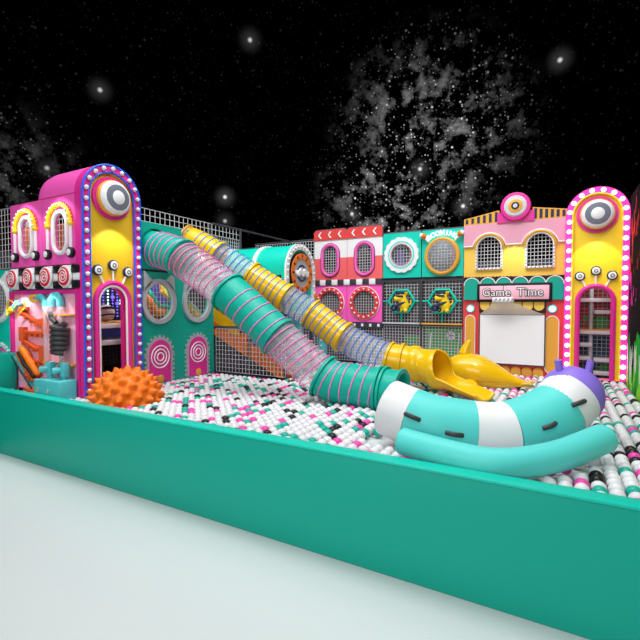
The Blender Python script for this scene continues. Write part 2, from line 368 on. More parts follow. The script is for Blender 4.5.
for x, lab in ((-6.93, 'leftmost'), (-6.52, 'second from the left'), (-6.09, 'third from the left'), (-5.66, 'rightmost')):
    t_ = thing('lollipop_disc', (x, 3.385, 2.37), f'red and white swirl candy disc, {lab} on the checker strip', 'candy disc', 'swirl candy discs')
    part('disc', MB().lathe([(0, 0), (.135, 0), (.142, .012), (.135, .032), (0, .034)], 26), 'white', t_, 'white rim disc')
    part('face', MB().lathe([(.124, .032), (.117, .042), (0, .044)], 24), 'candy_red', t_, 'red candy face')
    part('swirl', MB().sweep(spiral(0, 0, -.044, .012, .10, 2.4), .0075, 6), 'white', t_, 'white spiral')

# ------------------------------------------------------------------ marble run wall
t_ = thing('marble_run', (-7.06, 3.42, .80), 'pink backed marble run wall with orange tracks, pipes and a black coil', 'game wall')
W_, H_ = 1.60, 1.38
part('back_board', MB().box(0, .02, 0, W_, .05, H_), 'pale_pink', t_)
part('frame', MB().prism(rect(-.03, 0, W_+.03, H_+.02), -.025, .02, [rect(.02, .001, W_-.03, H_-.03)]), 'magenta', t_, 'magenta frame')
def track(x0, z0, x1, z1, h=.07):
    a = MB(); a.prism([(x0, z0), (x1, z1), (x1, z1+.03), (x0, z0+.03)], -.05, .02)
    k = max(2, int(abs(x1-x0)/.11))
    for i in range(k):
        f = (i+.4)/k; x = x0+(x1-x0)*f; z = z0+(z1-z0)*f; a.box(x-.02, -.05, z-.05, x+.02, .02, z+.01)
    return a
for i, (x0, z0, x1, z1) in enumerate(((.24, 1.11, .74, .92), (.34, .80, .88, .80), (.28, .69, .68, .57), (.45, .40, .92, .40))): part('track', track(x0, z0, x1, z1), 'track_orange', t_, 'orange track')
for x0, z0, x1, z1 in ((.24, .68, .36, .88), (.74, .40, .84, .64), (.82, .80, .90, 1.02), (.24, 1.12, .42, 1.17), (.66, .90, .76, 1.0)): part('track_box', MB().box(x0, -.045, z0, x1, .02, z1), 'track_orange', t_, 'orange side box')
for i, (x, zt) in enumerate(((.91, 1.22), (1.27, 1.26))): part('clear_pipe', MB().sweep([(x, -.03, .30), (x, -.03, zt)], .036, 12, caps=False), 'clear_pipe', t_, 'clear upright pipe')
part('elbow', MB().sweep([(.74, -.03, 1.30), (.80, -.03, 1.31), (.86, -.03, 1.29), (.90, -.03, 1.24), (.91, -.03, 1.15)], .044, 12), 'teal_light', t_, 'light teal elbow pipe')
part('elbow', MB().sweep([(1.04, -.03, 1.18), (1.05, -.03, 1.26), (1.10, -.03, 1.32), (1.18, -.03, 1.33), (1.25, -.03, 1.28), (1.27, -.03, 1.18)], .048, 12), 'teal_light', t_, 'light teal elbow pipe')
part('funnel', MB().lathe([(.11, 0), (.10, .06), (.035, .16), (.03, .24)], 18, TX(1.10, -.07, 1.18) @ Matrix.Rotation(PI/2, 4, 'X')), 'clear_pipe', t_, 'clear funnel')
part('horn', MB().sweep([(.14, -.04, 1.16), (.22, -.04, 1.23), (.30, -.04, 1.20)], [.045, .04, .025], 10), 'teal_light', t_, 'light teal horn')
hx = [(1.34+.082*math.cos(2*PI*6*k/144), -.11+.07*math.sin(2*PI*6*k/144), .95-.38*k/144) for k in range(145)]
part('coil', MB().sweep(hx, .033, 10), 'rubber', t_, 'black coiled tube')
part('coil_neck', MB().sweep([(1.12, -.09, 1.10), (1.15, -.09, 1.02), (1.26, -.09, .96)], .033, 10), 'rubber', t_, 'black tube neck')
for x0, x1, z in ((.84, 1.08, 1.055), (1.18, 1.52, 1.055), (.86, 1.16, .40), (1.26, 1.52, .40)): part('bracket', MB().box(x0, -.06, z, x1, .02, z+.022), 'gold', t_, 'yellow shelf bracket')
bk = MB(); bk.sweep([(-.03, -.06, 1.04), (-.02, -.06, 1.24), (.05, -.06, 1.27), (.24, -.06, 1.20), (-.03, -.06, 1.04)], .012, 6); bk.sweep([(.24, -.05, 1.04), (.44, -.05, 1.16), (.42, -.05, 1.24)], .012, 6)
part('basket', bk, 'bright_yellow', t_, 'yellow wire basket'); part('basket_load', MB().sweep([(.03, -.05, 1.10), (.08, -.05, 1.14), (.14, -.05, 1.12)], [.03, .045, .03], 10), 'bright_yellow', t_, 'yellow lump in the basket')
part('magnet', MB().sweep([(.72, -.03, 1.26), (.58, -.03, 1.25), (.52, -.03, 1.285), (.58, -.03, 1.325), (.72, -.03, 1.33)], .018, 8), 'bright_yellow', t_, 'yellow horseshoe bracket')
hd = bpy.data.objects.new('hot_dog', None); C.objects.link(hd); hd.parent = t_; hd.location = (.50, -.06, .37); hd.rotation_euler = (0, math.radians(40), 0); hd['label'] = 'tilted hot dog of orange buns around a black strip'
def lump(z): return MB().sweep([(-.29, 0, z), (-.25, 0, z), (-.15, 0, z+.01), (-.05, 0, z), (.05, 0, z+.01), (.15, 0, z), (.25, 0, z), (.29, 0, z)], [.02, .045, .053, .046, .053, .046, .047, .02], 12)
part('bun', lump(.058), 'orange', hd); part('bun', lump(-.058), 'orange', hd)
part('sausage', MB().sweep([(-.24, -.035, 0), (-.1, -.05, .012), (0, -.05, -.012), (.1, -.05, .012), (.27, -.035, 0)], .022, 10), 'black', hd, 'wavy black strip')
part('wheel', MB().lathe([(0, 0), (.075, 0), (.08, .03), (.07, .045), (.02, .045), (.015, .06), (0, .06)], 20, TX(.58, -.08, .22)), 'track_orange', t_, 'orange wheel')
for k in range(5): part('step', MB().box(.10+.085*k, -.05, .38-.085*k, .34+.085*k, .02, .45-.085*k), 'teal_light', t_, 'light teal little step')
# the control block with two valve heads
t_ = thing('pump_block', (-5.725, 3.262, .80), 'light teal box with two valve heads at the foot of the marble run', 'box')
part('box', MB().rbox(-.27, -.13, -.05, .27, .115, .235, .010, 2), 'teal_light', t_)
for x in (-.17, .06): part('dial', MB().lathe([(0, 0), (.020, 0), (.024, .008), (.016, .016), (0, .016)], 12, TX(x, -.13, .10) @ Matrix.Diagonal((1, 1, 1.7, 1))), 'silver', t_, 'silver oval badge')
for x in (-.17, .13):
    v = MB(); v.rbox(x-.045, .0, .27, x+.045, .08, .45, .01, 2); v.sweep([(x-.02, .02, .36), (x-.09, -.05, .35)], [.036, .045], 12); v.sweep([(x, .04, .22), (x, .04, .29)], .026, 10)
    part('valve_head', v, 'teal_light', t_)
part('lever', MB().sweep([(-.10, .02, .30), (.0, .04, .42), (.06, .06, .52)], .013, 8), 'silver', t_, 'silver lever')
part('lever', MB().sweep([(-.20, .03, .24), (-.25, .0, .30)], .013, 8), 'silver', t_, 'silver lever')

# ------------------------------------------------------------------ left end panels
t_ = thing('cat_panel', (-7.88, 3.44, 1.62), 'teal panel with a white ringed cat face window at the far left', 'panel')
part('board', MB().prism(rect(0, 0, .80, .90), 0, .05, [circle(.42, .44, .27, 28)]), 'teal_bright', t_)
part('cat_frame', MB().sweep(xz(circle(.42, .44, .295, 32), -.01), .042, 8, closed=True).prism([(.14, .66), (.34, .76), (.16, .88)], -.03, 0).prism([(.50, .76), (.70, .66), (.68, .88)], -.03, 0), 'white', t_, 'white cat head ring')
part('net', MB().net(.14, .70, .16, .72, .05, .03, .008), 'net_white', t_, flatshade=True)
t_ = thing('fan_panel', (-7.88, 3.44, .80), 'teal panel with a pink striped fan below the far left cat face', 'panel')
part('board', MB().box(0, 0, 0, .80, .05, .82), 'teal_bright', t_)
fan = MB(); te = MB()
for k in range(4): fan.sweep([(.42+(.10+.05*k)*math.cos(PI*j/16), -.01, .28+(.10+.05*k)*math.sin(PI*j/16)) for j in range(17)], .016, 6)
for k in range(17): a = PI*k/16; te.box(-.016, -.03, .30, .016, 0, .35, T=TX(.42, 0, .28) @ RY(PI/2-a))
part('fan', fan, 'magenta', t_, 'magenta stripes'); part('teeth', te, 'white', t_, 'white teeth')
o = part('foam_step', MB().rbox(-.60, -.14, -.05, .60, .14, .50, .02, 2), 'teal', loc=(-7.55, 3.27, .80)); tag(o, 'teal foam block behind the pit wall at the far left', 'block')
o = part('prop_rod', MB().sweep([(-6.53, 3.14, 1.30), (-6.06, 3.14, .90)], .012, 8), 'black'); tag(o, 'thin black rod leaning beside the far left foam block', 'rod')
t_ = thing('toy_crab', (-6.16, 3.20, .80), 'small orange toy lying on the balls beside the light teal box', 'toy')
part('body', MB().ball((0, 0, .05), (.09, .06, .055), 14, 8), 'track_orange', t_)
for s in (-1, 1): part('claw', MB().sweep([(s*.07, 0, .05), (s*.12, -.02, .09), (s*.13, -.03, .05)], [.02, .025, .015], 8), 'track_orange', t_)

# ------------------------------------------------------------------ arched towers
bulb_pearl = MB().ball((0, 0, 0), .030, 10, 6).mesh('bulb', 'pearl'); bulb_lit = MB().ball((0, 0, 0), (.036, .02, .036), 10, 6).mesh('bulb', 'lit_bulb')
def tower(loc, rz, W_, H_, label, left):
    t_ = thing('arch_tower', loc, label, 'tower', rz=rz)
    b_ = .105
    out = arch(0, W_, 0, H_, 28); inn = arch(b_, W_-b_, 0.001, H_-b_, 28)
    dx0, dx1, dt = .19, W_-.19, 1.50
    door_o = arch(dx0, dx1, .002, dt, 24)
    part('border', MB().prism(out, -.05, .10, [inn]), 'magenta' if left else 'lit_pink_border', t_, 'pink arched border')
    fo = arch(b_-.004, W_-b_+.004, 0.0005, H_-b_+.004, 28)
    part('face', MB().prism(fo, -.012, .05, [door_o]), 'yellow' if left else 'bright_yellow', t_, 'yellow arched face')
    e = 'blue' if left else 'gold'
    L1 = arch(.008, W_-.008, .01, H_-.008, 28); L1 = L1[1:]+L1[:1]; L2 = arch(b_, W_-b_, .01, H_-b_, 28); L2 = L2[1:]+L2[:1]
    if left: part('edge_line', MB().sweep(xz(L1, -.052), .014, 6), 'blue', t_, 'blue outline')
    part('edge_line', MB().sweep(xz(L2, -.045), .014 if left else .017, 6), 'blue' if left else 'bright_yellow', t_, 'blue outline' if left else 'yellow outline')
    # depth of the tower body
    vz = H_ - W_/2 if left else 0
    if left:
        r = W_/2; n = 20; v = []; f = []
        prof = [(W_/2+r*math.cos(PI*k/n), H_-r+r*math.sin(PI*k/n)) for k in range(n+1)]
        ys = [.10, .84, .94, 1.00, 1.02]; sc_ = [1, 1, .97, .90, .78]
        vb = MB()
        for y, s in zip(ys, sc_): v += [(W_/2+(x-W_/2)*s, y, (H_-r-.02)+(z-(H_-r)+.02)*s) for x, z in prof]
        for i in range(len(ys)-1):
            for k in range(n): a = i*(n+1)+k; f.append((a, a+1, a+n+2, a+n+1))
        f.append(tuple(range((len(ys)-1)*(n+1), len(ys)*(n+1)))); f += [tuple([i*(n+1) for i in range(len(ys))] + [i*(n+1)+n for i in range(len(ys)-1, -1, -1)])]
        vb.add(v, f); part('roof_vault', vb, 'pink', t_, 'pink barrel roof')
        part('side_return', MB().box(.06, .10, 0, .10, .22, H_-W_/2), 'pink', t_)
    else:
        part('side_return', MB().prism(out, .10, .22, [arch(.05, W_-.05, 0.001, H_-.05, 28)]), 'pink', t_)
    # bulbs on the border centre line
    cx = W_/2; R = W_/2 - b_/2; zc = H_-W_/2; sp = .136 if left else .150
    straight = zc - .08; tot_ = 2*straight + PI*R; nb = int(tot_/sp)
    for k in range(nb+1):
        s = k*tot_/nb
        if s < straight: x, z = b_/2, .08+s
        elif s > straight + PI*R: x, z = W_-b_/2, zc-(s-straight-PI*R)
        else: a = PI-(s-straight)/R; x, z = cx+R*math.cos(a), zc+R*math.sin(a)
        part('bulb', bulb_pearl if left else bulb_lit, None, t_, loc=(x, -.068, z))
    # round lamp
    ez = H_ - W_/2 - .005; ex = cx
    lm = bpy.data.objects.new('round_lamp', None); C.objects.link(lm); lm.parent = t_; lm.location = (ex, -.012, ez); lm['label'] = 'large round lamp'
    part('backing', MB().lathe([(0, 0), (.285, 0), (.285, .03), (.0, .03)], 36), 'magenta', lm, 'magenta backing disc')
    part('bezel', MB().lathe([(.235, .02), (.24, .075), (.225, .095), (.20, .095)], 36), 'gold', lm, 'yellow bezel')
    part('lens', MB().lathe([(.225, .07), (.222, .11), (.205, .135), (.18, .15), (.172, .152), (.16, .156), (.10, .168), (.092, .168), (.08, .176), (.05, .184), (0, .187)], 36, ms=[0, 0, 0, 0, 1, 1, 1, 0, 0, 0]), ['white', 'mid_grey'], lm, 'white lens with a grey ring')
    # badges on stems
    cxs = ((.215, 1.66), (cx, 1.74), (W_-.215, 1.66))
    for x, z in cxs:
        d = Vector((x-cx, 0, z-1.20)).normalized(); 
        st = part('stem', MB().sweep([(x-d.x*.06, -.03, z-d.z*.06), (x-d.x*.22, -.03, z-d.z*.22)], .014, 8), 'white', t_, 'white stem')
        bd = part('badge', MB().lathe([(0, 0), (.072, 0), (.075, .02), (.06, .04), (.056, .04), (.05, .044), (0, .046)], 22, TX(x, -.02, z), ms=[0, 0, 0, 0, 1, 1]), ['navy', 'white'], t_, 'round badge with dark rim')
        part('emblem', MB().sweep(xz(circle(0, 0, .024, 14), -.046), .006, 6, closed=True, T=TX(x, -.02, z)), 'dark_grey', bd)
    dm = arch(dx0-.0, dx1+.0, .01, dt, 24); dm = dm[1:]+dm[:1]
    part('door_trim', MB().sweep(xz(dm, -.02), .038, 8), 'magenta', t_, 'magenta door trim')
    if left:
        d2 = arch(dx0+.045, dx1-.045, .01, dt-.045, 24); d2 = d2[1:]+d2[:1]
        part('door_lining', MB().sweep(xz(d2, -.03), .015, 6), 'white', t_, 'white door lining')
        part('door_lining', MB().prism(door_o, .03, .09, [arch(dx0+.05, dx1-.06, .003, dt-.05, 24)]), 'magenta', t_)
    return t_
tl = tower((-5.40, 3.42, FZ), PI/2, .885, 3.09, 'pink and yellow arched tower with unlit white bulbs beside the pink panels', True)
tr = tower((.055, 8.22, FZ), 0, .865, 3.06, 'pink and yellow arched tower with glowing bulbs right of the stage', False)
# small spot lamps washing the tower faces and the stage front
def spot(name, loc, target, power, ang=70, blend=.5, col=(1, .93, .75)):
    d = bpy.data.lights.new(name, 'SPOT'); d.energy = power; d.spot_size = math.radians(ang); d.spot_blend = blend; d.color = col; d.shadow_soft_size = .03
    o = bpy.data.objects.new(name, d); C.objects.link(o); o.location = loc; o.rotation_euler = (Vector(target)-Vector(loc)).to_track_quat('-Z', 'Y').to_euler()
spot('tower_spot', (-5.08, 3.87, 3.12), (-5.40, 3.87, 2.45), 16, 95, .35)
spot('tower_spot', (.487, 7.92, 3.10), (.487, 8.22, 2.45), 12, 95, .35)
spot('facade_spot', (-.72, 8.0, 3.15), (-.72, 8.35, 2.6), 9, 80, .4)
for x in (-6.75, -5.95): spot('marble_spot', (x, 3.16, 2.16), (x, 3.5, 1.5), 12, 110, .4, (1, .95, .95))
for x in (-6.65, -5.83): spot('panel_spot', (x, 3.15, 3.46), (x, 3.45, 2.9), 11, 110, .5, (1, .92, .96))

# inside the left tower: shelves, a striped ball and a lit wall
def shelf(label, x0, x1, y0, y1, z, cap='white', top=None):
    o = part('shelf', MB().rbox(x0, y0, z-.035, x1, y1, z+.035, .01, 2), cap); return tag(o, label, 'shelf')
shelf('white shelf edge inside the left arched tower, the upper one with a yellow top', -6.15, -5.62, 3.50, 4.75, 1.70)
o = part('shelf_mat', MB().box(-6.15, 3.50, 1.736, -5.63, 4.75, 1.755), 'gold'); tag(o, 'thin yellow mat on the upper shelf inside the left tower', 'mat')
shelf('white shelf inside the left arched tower, the lower one', -6.15, -5.62, 3.50, 4.75, 1.46, 'light_grey')
t_ = thing('striped_ball', (-5.78, 4.03, 1.755), 'grey ball with black stripes on the shelf inside the left tower', 'ball')
part('ball', MB().ball((0, 0, .125), .125, 24, 16), 'silver', t_)
for q in (-.35, .45): part('stripe', MB().sweep([(.120*math.cos(2*PI*k/28)*math.cos(q), .120*math.sin(2*PI*k/28)*math.cos(q), .125+.125*math.sin(q)+.03*math.cos(2*PI*k/28)) for k in range(28)], .016, 6, closed=True), 'black', t_, 'black stripe')
t_ = thing('light_curtain', (-6.24, 4.05, 1.78), 'strings of violet and blue lights inside the left tower', 'lights')
part('backing', MB().box(0, 0, 0, .03, .78, .62), 'black', t_)
rnd = random.Random(4)
for k in range(9):
    s = MB()
    for j in range(12): s.ball((.06, .06+.08*k, .04+.05*j), .014 if rnd.random() < .8 else .03, 6, 5)
    part('light_string', s, 'led_violet' if k % 3 else 'lit_cyan', t_)
t_ = thing('dark_cabinet', (-6.05, 3.85, .72), 'dark slatted unit under the shelves inside the left tower', 'cabinet')
part('body', MB().box(-.1, 0, 0, .0, .74, .66), 'dark_grey', t_)
for k in range(3): part('upright', MB().box(.0, .12+.22*k, 0, .05, .18+.22*k, .66), 'black', t_)
part('net', MB().net(-.37+.02, .37, 0, .3, .06, 0, .008, T=TX(.06, .37, .38) @ Matrix.Rotation(PI/2, 4, 'Z')), 'net_grey', t_, flatshade=True)

def glow(name, loc, power, col=(1, 1, 1), r=.12):
    d = bpy.data.lights.new(name, 'POINT'); d.energy = power; d.color = col; d.shadow_soft_size = r
    o = bpy.data.objects.new(name, d); C.objects.link(o); o.location = loc
glow('tower_inner_fill', (-5.62, 4.15, 2.28), 6); glow('block_inner_fill', (-5.75, 5.1, 2.45), 14); glow('stair_inner_fill', (-4.9, 6.15, 2.3), 5); glow('shaft_inner_fill', (.48, 8.40, 2.25), 1.5)  # added point fills without fixtures, brightening the interiors behind doors and nets
# inside the right tower: tiled nets, pole and platforms
t_ = thing('climbing_shaft', (.10, 8.50, FZ), 'climbing shaft with grey pole, ledges and coloured net squares inside the glowing tower', 'climbing frame')
part('upper_panel', MB().box(.0, .40, .72, .80, .43, 1.6), 'tile_red', t_, 'red upper panel'); part('lower_panel', MB().box(.0, .40, 0, .80, .43, .72), 'tile_blue', t_, 'blue lower panel')
rnd = random.Random(8)
for k in range(14): x, z = rnd.uniform(.05, .75), rnd.uniform(.1, 1.4); part('splash', MB().prism(circle(x, z, rnd.uniform(.02, .07), 10), .39, .40), 'black', t_, 'black paint dot')
for x, z, r in ((.14, .86, .1), (.52, .9, .12), (.3, .95, .05), (.62, .06, .14)): part('splash', MB().prism(circle(x, z, r, 12), .383, .389), 'green', t_, 'green paint dot')
part('net', MB().net(0, .80, 0, 1.6, .068, .36, .009), 'net_white', t_, flatshade=True)
part('pole', MB().sweep([(.36, .12, 0), (.36, .12, 1.6)], .032, 12), 'silver', t_, 'grey pole')
for x0, x1, z in ((.02, .80, 1.28), (.40, .80, 1.08), (.02, .80, .74), (.02, .38, .53), (.02, .36, .30), (.40, .80, .28), (.40, .80, .06)): part('ledge', MB().rbox(x0, .05, z-.035, x1, .30, z+.03, .01, 2), 'light_grey', t_)
part('ledge_mat', MB().box(.02, .05, .771, .80, .30, .79), 'gold', t_, 'yellow mat')

# ------------------------------------------------------------------ teal side wall of the left block (faces +x)
t_ = thing('slide_wall', (-5.40, 4.33, 2.53), 'teal wall board with the round opening of the teal tube slide', 'panel', rz=PI/2)
part('board', MB().prism(rect(0, 0, .80, .70), 0, .05, [circle(.296, .325, .30, 32)]), 'teal', t_)
part('seam_rail', MB().box(0, -.006, -.03, .80, .02, 0), 'black', t_, 'black gap strip')
t_ = thing('cat_wall', (-5.40, 4.33, FZ), 'tall teal wall board with two cat head windows and two magenta arches', 'panel', rz=PI/2)
hl = [circle(.32, 1.25, .265, 30, .285), circle(1.12, 1.25, .265, 30, .285)]
part('board', MB().prism(rect(0, 0, 1.53, 1.70), 0, .05, hl), 'teal', t_)
part('seam', MB().box(0, -.003, .785, 1.53, .0, .79), 'teal_soft', t_, 'thin horizontal seam')
for x in (.32, 1.12):
    c = MB(); c.prism(circle(x, 1.25, .325, 40, .345), -.045, .0, [circle(x, 1.25, .255, 40, .275)])
    c.prism([(x-.29, 1.40), (x-.13, 1.56), (x-.28, 1.70)], -.045, 0); c.prism([(x+.13, 1.56), (x+.29, 1.40), (x+.28, 1.70)], -.045, 0)
    part('cat_frame', c, 'silver', t_, 'grey cat head frame with pointed ears')
    part('net', MB().net(x-.27, x+.27, .97, 1.53, .072, .03, .007), 'net_white', t_, flatshade=True)
for x in (.33, 1.13):
    a = MB(); a.prism(arch(x-.205, x+.205, 0, .66, 20), -.02, 0); pa = part('arch', a, 'magenta', t_, 'magenta arch')
    te = MB(); te.prism(arch(x-.25, x+.25, 0, .70, 20), -.012, 0, [arch(x-.205, x+.205, 0.001, .655, 20)])
    for k in range(11): an = PI*k/10; te.box(-.018, -.012, .245, .018, 0, .285, T=TX(x, 0, .45) @ RY(PI/2-an))
    for k in range(6):
        for s in (-1, 1): te.box(x+s*.245, -.012, .03+.072*k, x+s*.285, 0, .066+.072*k)
    part('teeth', te, 'silver', pa, 'grey toothed rim')
    rg = MB()
    for r in (.06, .115, .17): rg.sweep(xz(circle(x, .40, r, 28), -.02), .011, 6, closed=True)
    part('rings', rg, 'white', pa, 'white target rings')
    part('medallion', MB().lathe([(0, 0), (.06, 0), (.06, .01), (0, .02)], 16, TX(x, -.02, .06)), 'gold', pa, 'small yellow disc')
# padded things behind the cat windows
o = part('purple_pad', MB().rbox(-.05, -.9, 0, .05, .9, 1.4, .03, 2), 'pad_purple', loc=(-6.5, 5.2, 1.1)); tag(o, 'purple padded wall seen through the cat head windows', 'padding')
def wavy(p0, p1, n, r, mat, name, label, cat):
    p0, p1 = Vector(p0), Vector(p1); mb_ = MB()
    mb_.sweep([p0+(p1-p0)*k/40 + Vector((0, 0, .05*math.sin(k/40*2*PI*n))) for k in range(41)], r, 12)
    return tag(part(name, mb_, mat), label, cat)
wavy((-5.95, 4.35, 2.35), (-5.95, 5.35, 1.72), 2.5, .10, 'orange', 'orange_roll', 'orange wavy padding roll behind the cat head windows', 'padding')
wavy((-6.05, 4.55, 2.48), (-6.05, 5.5, 1.85), 2.5, .04, 'teal_bright', 'teal_rail', 'thin teal wavy rail above the orange roll', 'rail')
t_ = thing('inner_slide', (-5.82, 5.2, 2.45), 'yellow slide board behind the second cat head window', 'slide')
part('board', MB().prism([(-.12, 0), (.75, -.62), (.75, -.86), (-.12, -.24)], -.05, .05, T=Matrix.Rotation(PI/2, 4, 'Z')), 'yellow_slide', t_)
part('edge', MB().sweep([(0, -.12, .03), (0, .75, -.59)], .035, 8), 'teal_light', t_, 'light teal edge')
# orange stair behind the low net
t_ = thing('orange_stair', (-5.5, 6.35, FZ), 'orange stair with yellow top and purple treads behind the low net', 'stairs')
st = MB(); pl = [(-.40, .95), (1.42, .02), (1.42, -.08), (1.20, -.08), (-.40, .68)]
st.prism(pl, -.06, .06)
part('stringer', st, 'orange', t_)
part('band', MB().prism([(-.40, 1.18), (.25, .85), (.25, .62), (-.40, .95)], -.055, .05), 'yellow_slide', t_, 'yellow board')
part('hand_rail', MB().sweep([(-.40, 0, 1.24), (.30, 0, .88)], .035, 8), 'teal_light', t_, 'light teal rail')
for k in range(7): part('tread', MB().rbox(-.30+.24*k, .06, .80-.125*k, -.06+.24*k, .66, .90-.125*k, .012, 2), 'pad_purple' if k % 2 else 'orange', t_)
for x, y, nm in ((-4.10, 6.62, 'light teal dotted post standing nearer the orange stair'), (-3.78, 6.95, 'light teal dotted post standing farther from the orange stair')):
    t_ = thing('dotted_post', (x, y, FZ-.1), nm, 'post')
    part('post', MB().rbox(-.06, -.06, 0, .06, .06, 1.0, .012, 2), 'teal_light', t_)
    d = MB()
    for k in range(8): d.ball((.0, -.06, .16+.1*k), .018, 8, 5)
    part('studs', d, 'white', t_)
o = part('pink_wedge', MB().prism([(-.45, 0), (.55, 0), (.55, .18), (-.2, .66), (-.45, .66)], 0, .35), 'pale_pink', loc=(-4.72, 7.35, FZ-.05)); tag(o, 'pink padded wedge seen through the clear part of the teal slide', 'padding')
t_ = thing('soft_block', (-4.62, 6.95, FZ-.05), 'purple and orange soft block beside the pink wedge', 'block')
part('block', MB().rbox(-.28, -.15, 0, .28, .15, .34, .03, 2), 'purple', t_); part('disc', MB().lathe([(0, 0), (.10, 0), (.10, .03), (0, .03)], 18, TX(0, -.15, .17)), 'orange', t_, 'orange disc')

# ------------------------------------------------------------------ tube slides
def catmull(P, n=24):
    P = [Vector(p) for p in P]; P = [P[0]*2-P[1]] + P + [P[-1]*2-P[-2]]; out = []
    for i in range(1, len(P)-2):
        for k in range(n):
            t = k/n; a, b_, c, d = P[i-1:i+3]
            out.append(.5*((2*b_) + (c-a)*t + (2*a-5*b_+4*c-d)*t*t + (3*b_-a-3*c+d)*t**3))
    out.append(P[-2]); return out
def arcs(path):
    s = [0]
    for i in range(1, len(path)): s.append(s[-1]+(path[i]-path[i-1]).length)
    return s
def cut(path, s0, s1, n):
    S = arcs(path); out = []
    for k in range(n+1):
        s = s0+(s1-s0)*k/n; s = min(max(s, 0), S[-1]-1e-6)
        i = max(j for j in range(len(S)) if S[j] <= s); i = min(i, len(S)-2); f = (s-S[i])/(S[i+1]-S[i]); out.append(path[i].lerp(path[i+1], f))
    return out
def s_at(path, x):
    S = arcs(path)
    for i in range(1, len(path)):
        if path[i].x >= x: return S[i]
    return S[-1]
def helix_on(path, s0, s1, pitch, r, tilt=0.0):
    n = int((s1-s0)/pitch*22); pts = cut(path, s0, s1, n); out = []; 
    for k, p in enumerate(pts):
        a = pts[max(k-1, 0)]; b_ = pts[min(k+1, n)]; t = (b_-a).normalized(); u = (Vector((0, 0, 1))-t*t.z).normalized(); v = t.cross(u)
        an = 2*PI*(s1-s0)/pitch*k/n; out.append(p+u*math.cos(an)*r+v*math.sin(an)*r+t*tilt*math.cos(an))
    return out
def tube_shell(mb_, pts, r, th=.012, seg=36, m=0, flange=True):
    n = len(pts); mb_.sweep(pts, r, seg, caps=False, m=m)
    for i in ((0, 1), (n-1, n-2)):
        if flange:
            p = Vector(pts[i[0]]); q = Vector(pts[i[1]]); d = (q-p).normalized()*.045
            mb_.sweep([p, p+d*.3, p+d, p+d*1.02], [r+.002, r+.03, r+.03, r+.002], seg, caps=False, m=m)
    return mb_
def slide(name, P, r, label, segs, col, coilcol, coils, collab, tilt, cr):
    t_ = thing(name, P[-1], label, 'slide'); base = Vector(P[-1]); path = [p-base for p in catmull(P)]
    for kind, x0, x1 in segs:
        s0, s1 = s_at(path, x0-base.x), s_at(path, x1-base.x); n = max(4, int((s1-s0)/.06))
        o = part('tube_section' if kind else 'clear_section', tube_shell(MB(), cut(path, s0, s1, n), r if kind else r-.012, flange=bool(kind)), col if kind else 'clear_plastic', t_, None if kind else 'clear plastic tube section')
        if kind:
            md = o.modifiers.new('thick', 'SOLIDIFY'); md.thickness = .012; md.offset = -1
    for x0, x1, pitch in coils:
        s0, s1 = s_at(path, x0-base.x), s_at(path, x1-base.x)
        part('coil_band', MB().sweep(helix_on(path, s0, s1, pitch, r+.006, tilt), cr, 6), coilcol, t_, collab)
    return t_, path, base
teal_path = [(-5.62, 4.62, 2.87), (-5.387, 4.626, 2.845), (-4.884, 4.646, 2.688), (-4.12, 4.707, 2.222), (-3.3, 4.791, 1.584), (-2.649, 4.878, 1.085), (-2.214, 4.909, 1.0), (-1.856, 4.935, .97), (-1.60, 4.925, .95)]
slide('teal_tube_slide', teal_path, .265, 'teal tube slide with pink spiral lines and clear sections ending at the turquoise bolster',
      [(1, -5.62, -4.86), (0, -4.87, -4.10), (1, -4.12, -3.27), (0, -3.28, -2.68), (1, -2.68, -1.88), (1, -1.88, -1.62)], 'teal_soft', 'coil_pink',
      [(-5.36, -4.90, .10), (-4.86, -4.14, .105), (-3.90, -3.36, .155), (-3.27, -2.70, .105), (-2.60, -1.92, .125)], 'pink spiral line', .06, .0085)
yel_path = [(-5.62, 5.44, 3.10), (-5.40, 5.50, 3.03), (-4.95, 5.62, 2.77), (-4.504, 5.762, 2.477), (-3.499, 6.007, 1.869), (-2.916, 6.085, 1.485), (-2.262, 6.10, 1.225), (-1.98, 6.123, 1.18)]
ys_, ypath, ybase = slide('yellow_tube_slide', yel_path, .235, 'yellow tube slide with blue spiral lines and clear sections behind the teal one',
      [(1, -5.62, -5.02), (0, -5.03, -4.52), (1, -4.52, -3.88), (0, -3.89, -3.52), (1, -3.52, -2.92), (0, -2.93, -2.24), (1, -2.24, -1.98)], 'yellow_slide', 'coil_blue',
      [(-5.40, -3.0, .105), (-2.90, -2.26, .10)], 'blue spiral line', .03, .0075)
# open chute at the end of the yellow slide: hood, raised collar, then a shallow trough
ch = catmull([(-2.02, 6.12, 1.185), (-1.67, 6.13, 1.13), (-1.40, 6.06, 1.09), (-1.10, 5.93, 1.045), (-.80, 5.74, 1.02)], 10)
v = []; f = []; seg = 32; n = len(ch)
for i, p in enumerate(ch):
    a = ch[max(i-1, 0)]; b_ = ch[min(i+1, n-1)]; tn = (b_-a).normalized(); tn.z = 0; tn.normalize(); rt = tn.cross(Vector((0, 0, 1))); fr_ = i/(n-1)
    op = 179 if fr_ <= .42 else 179-(fr_-.42)/.10*105 if fr_ < .52 else 74-(fr_-.52)/.48*24
    hood = max(0, min((fr_-.18)/.24, 1))
    rr = .225 + (.028 if .12 < fr_ < .18 else 0) + (.045*hood**1.6 if fr_ < .44 else max(0, .045*(1-(fr_-.44)/.14)))
    fl = 1
    for k in range(seg+1):
        an = math.radians(-op+2*op*k/seg); v.append(p+rt*math.sin(an)*rr*fl - Vector((0, 0, 1))*math.cos(an)*rr)
for i in range(n-1):
    for k in range(seg): a = i*(seg+1)+k; f.append((a, a+1, a+seg+2, a+seg+1))
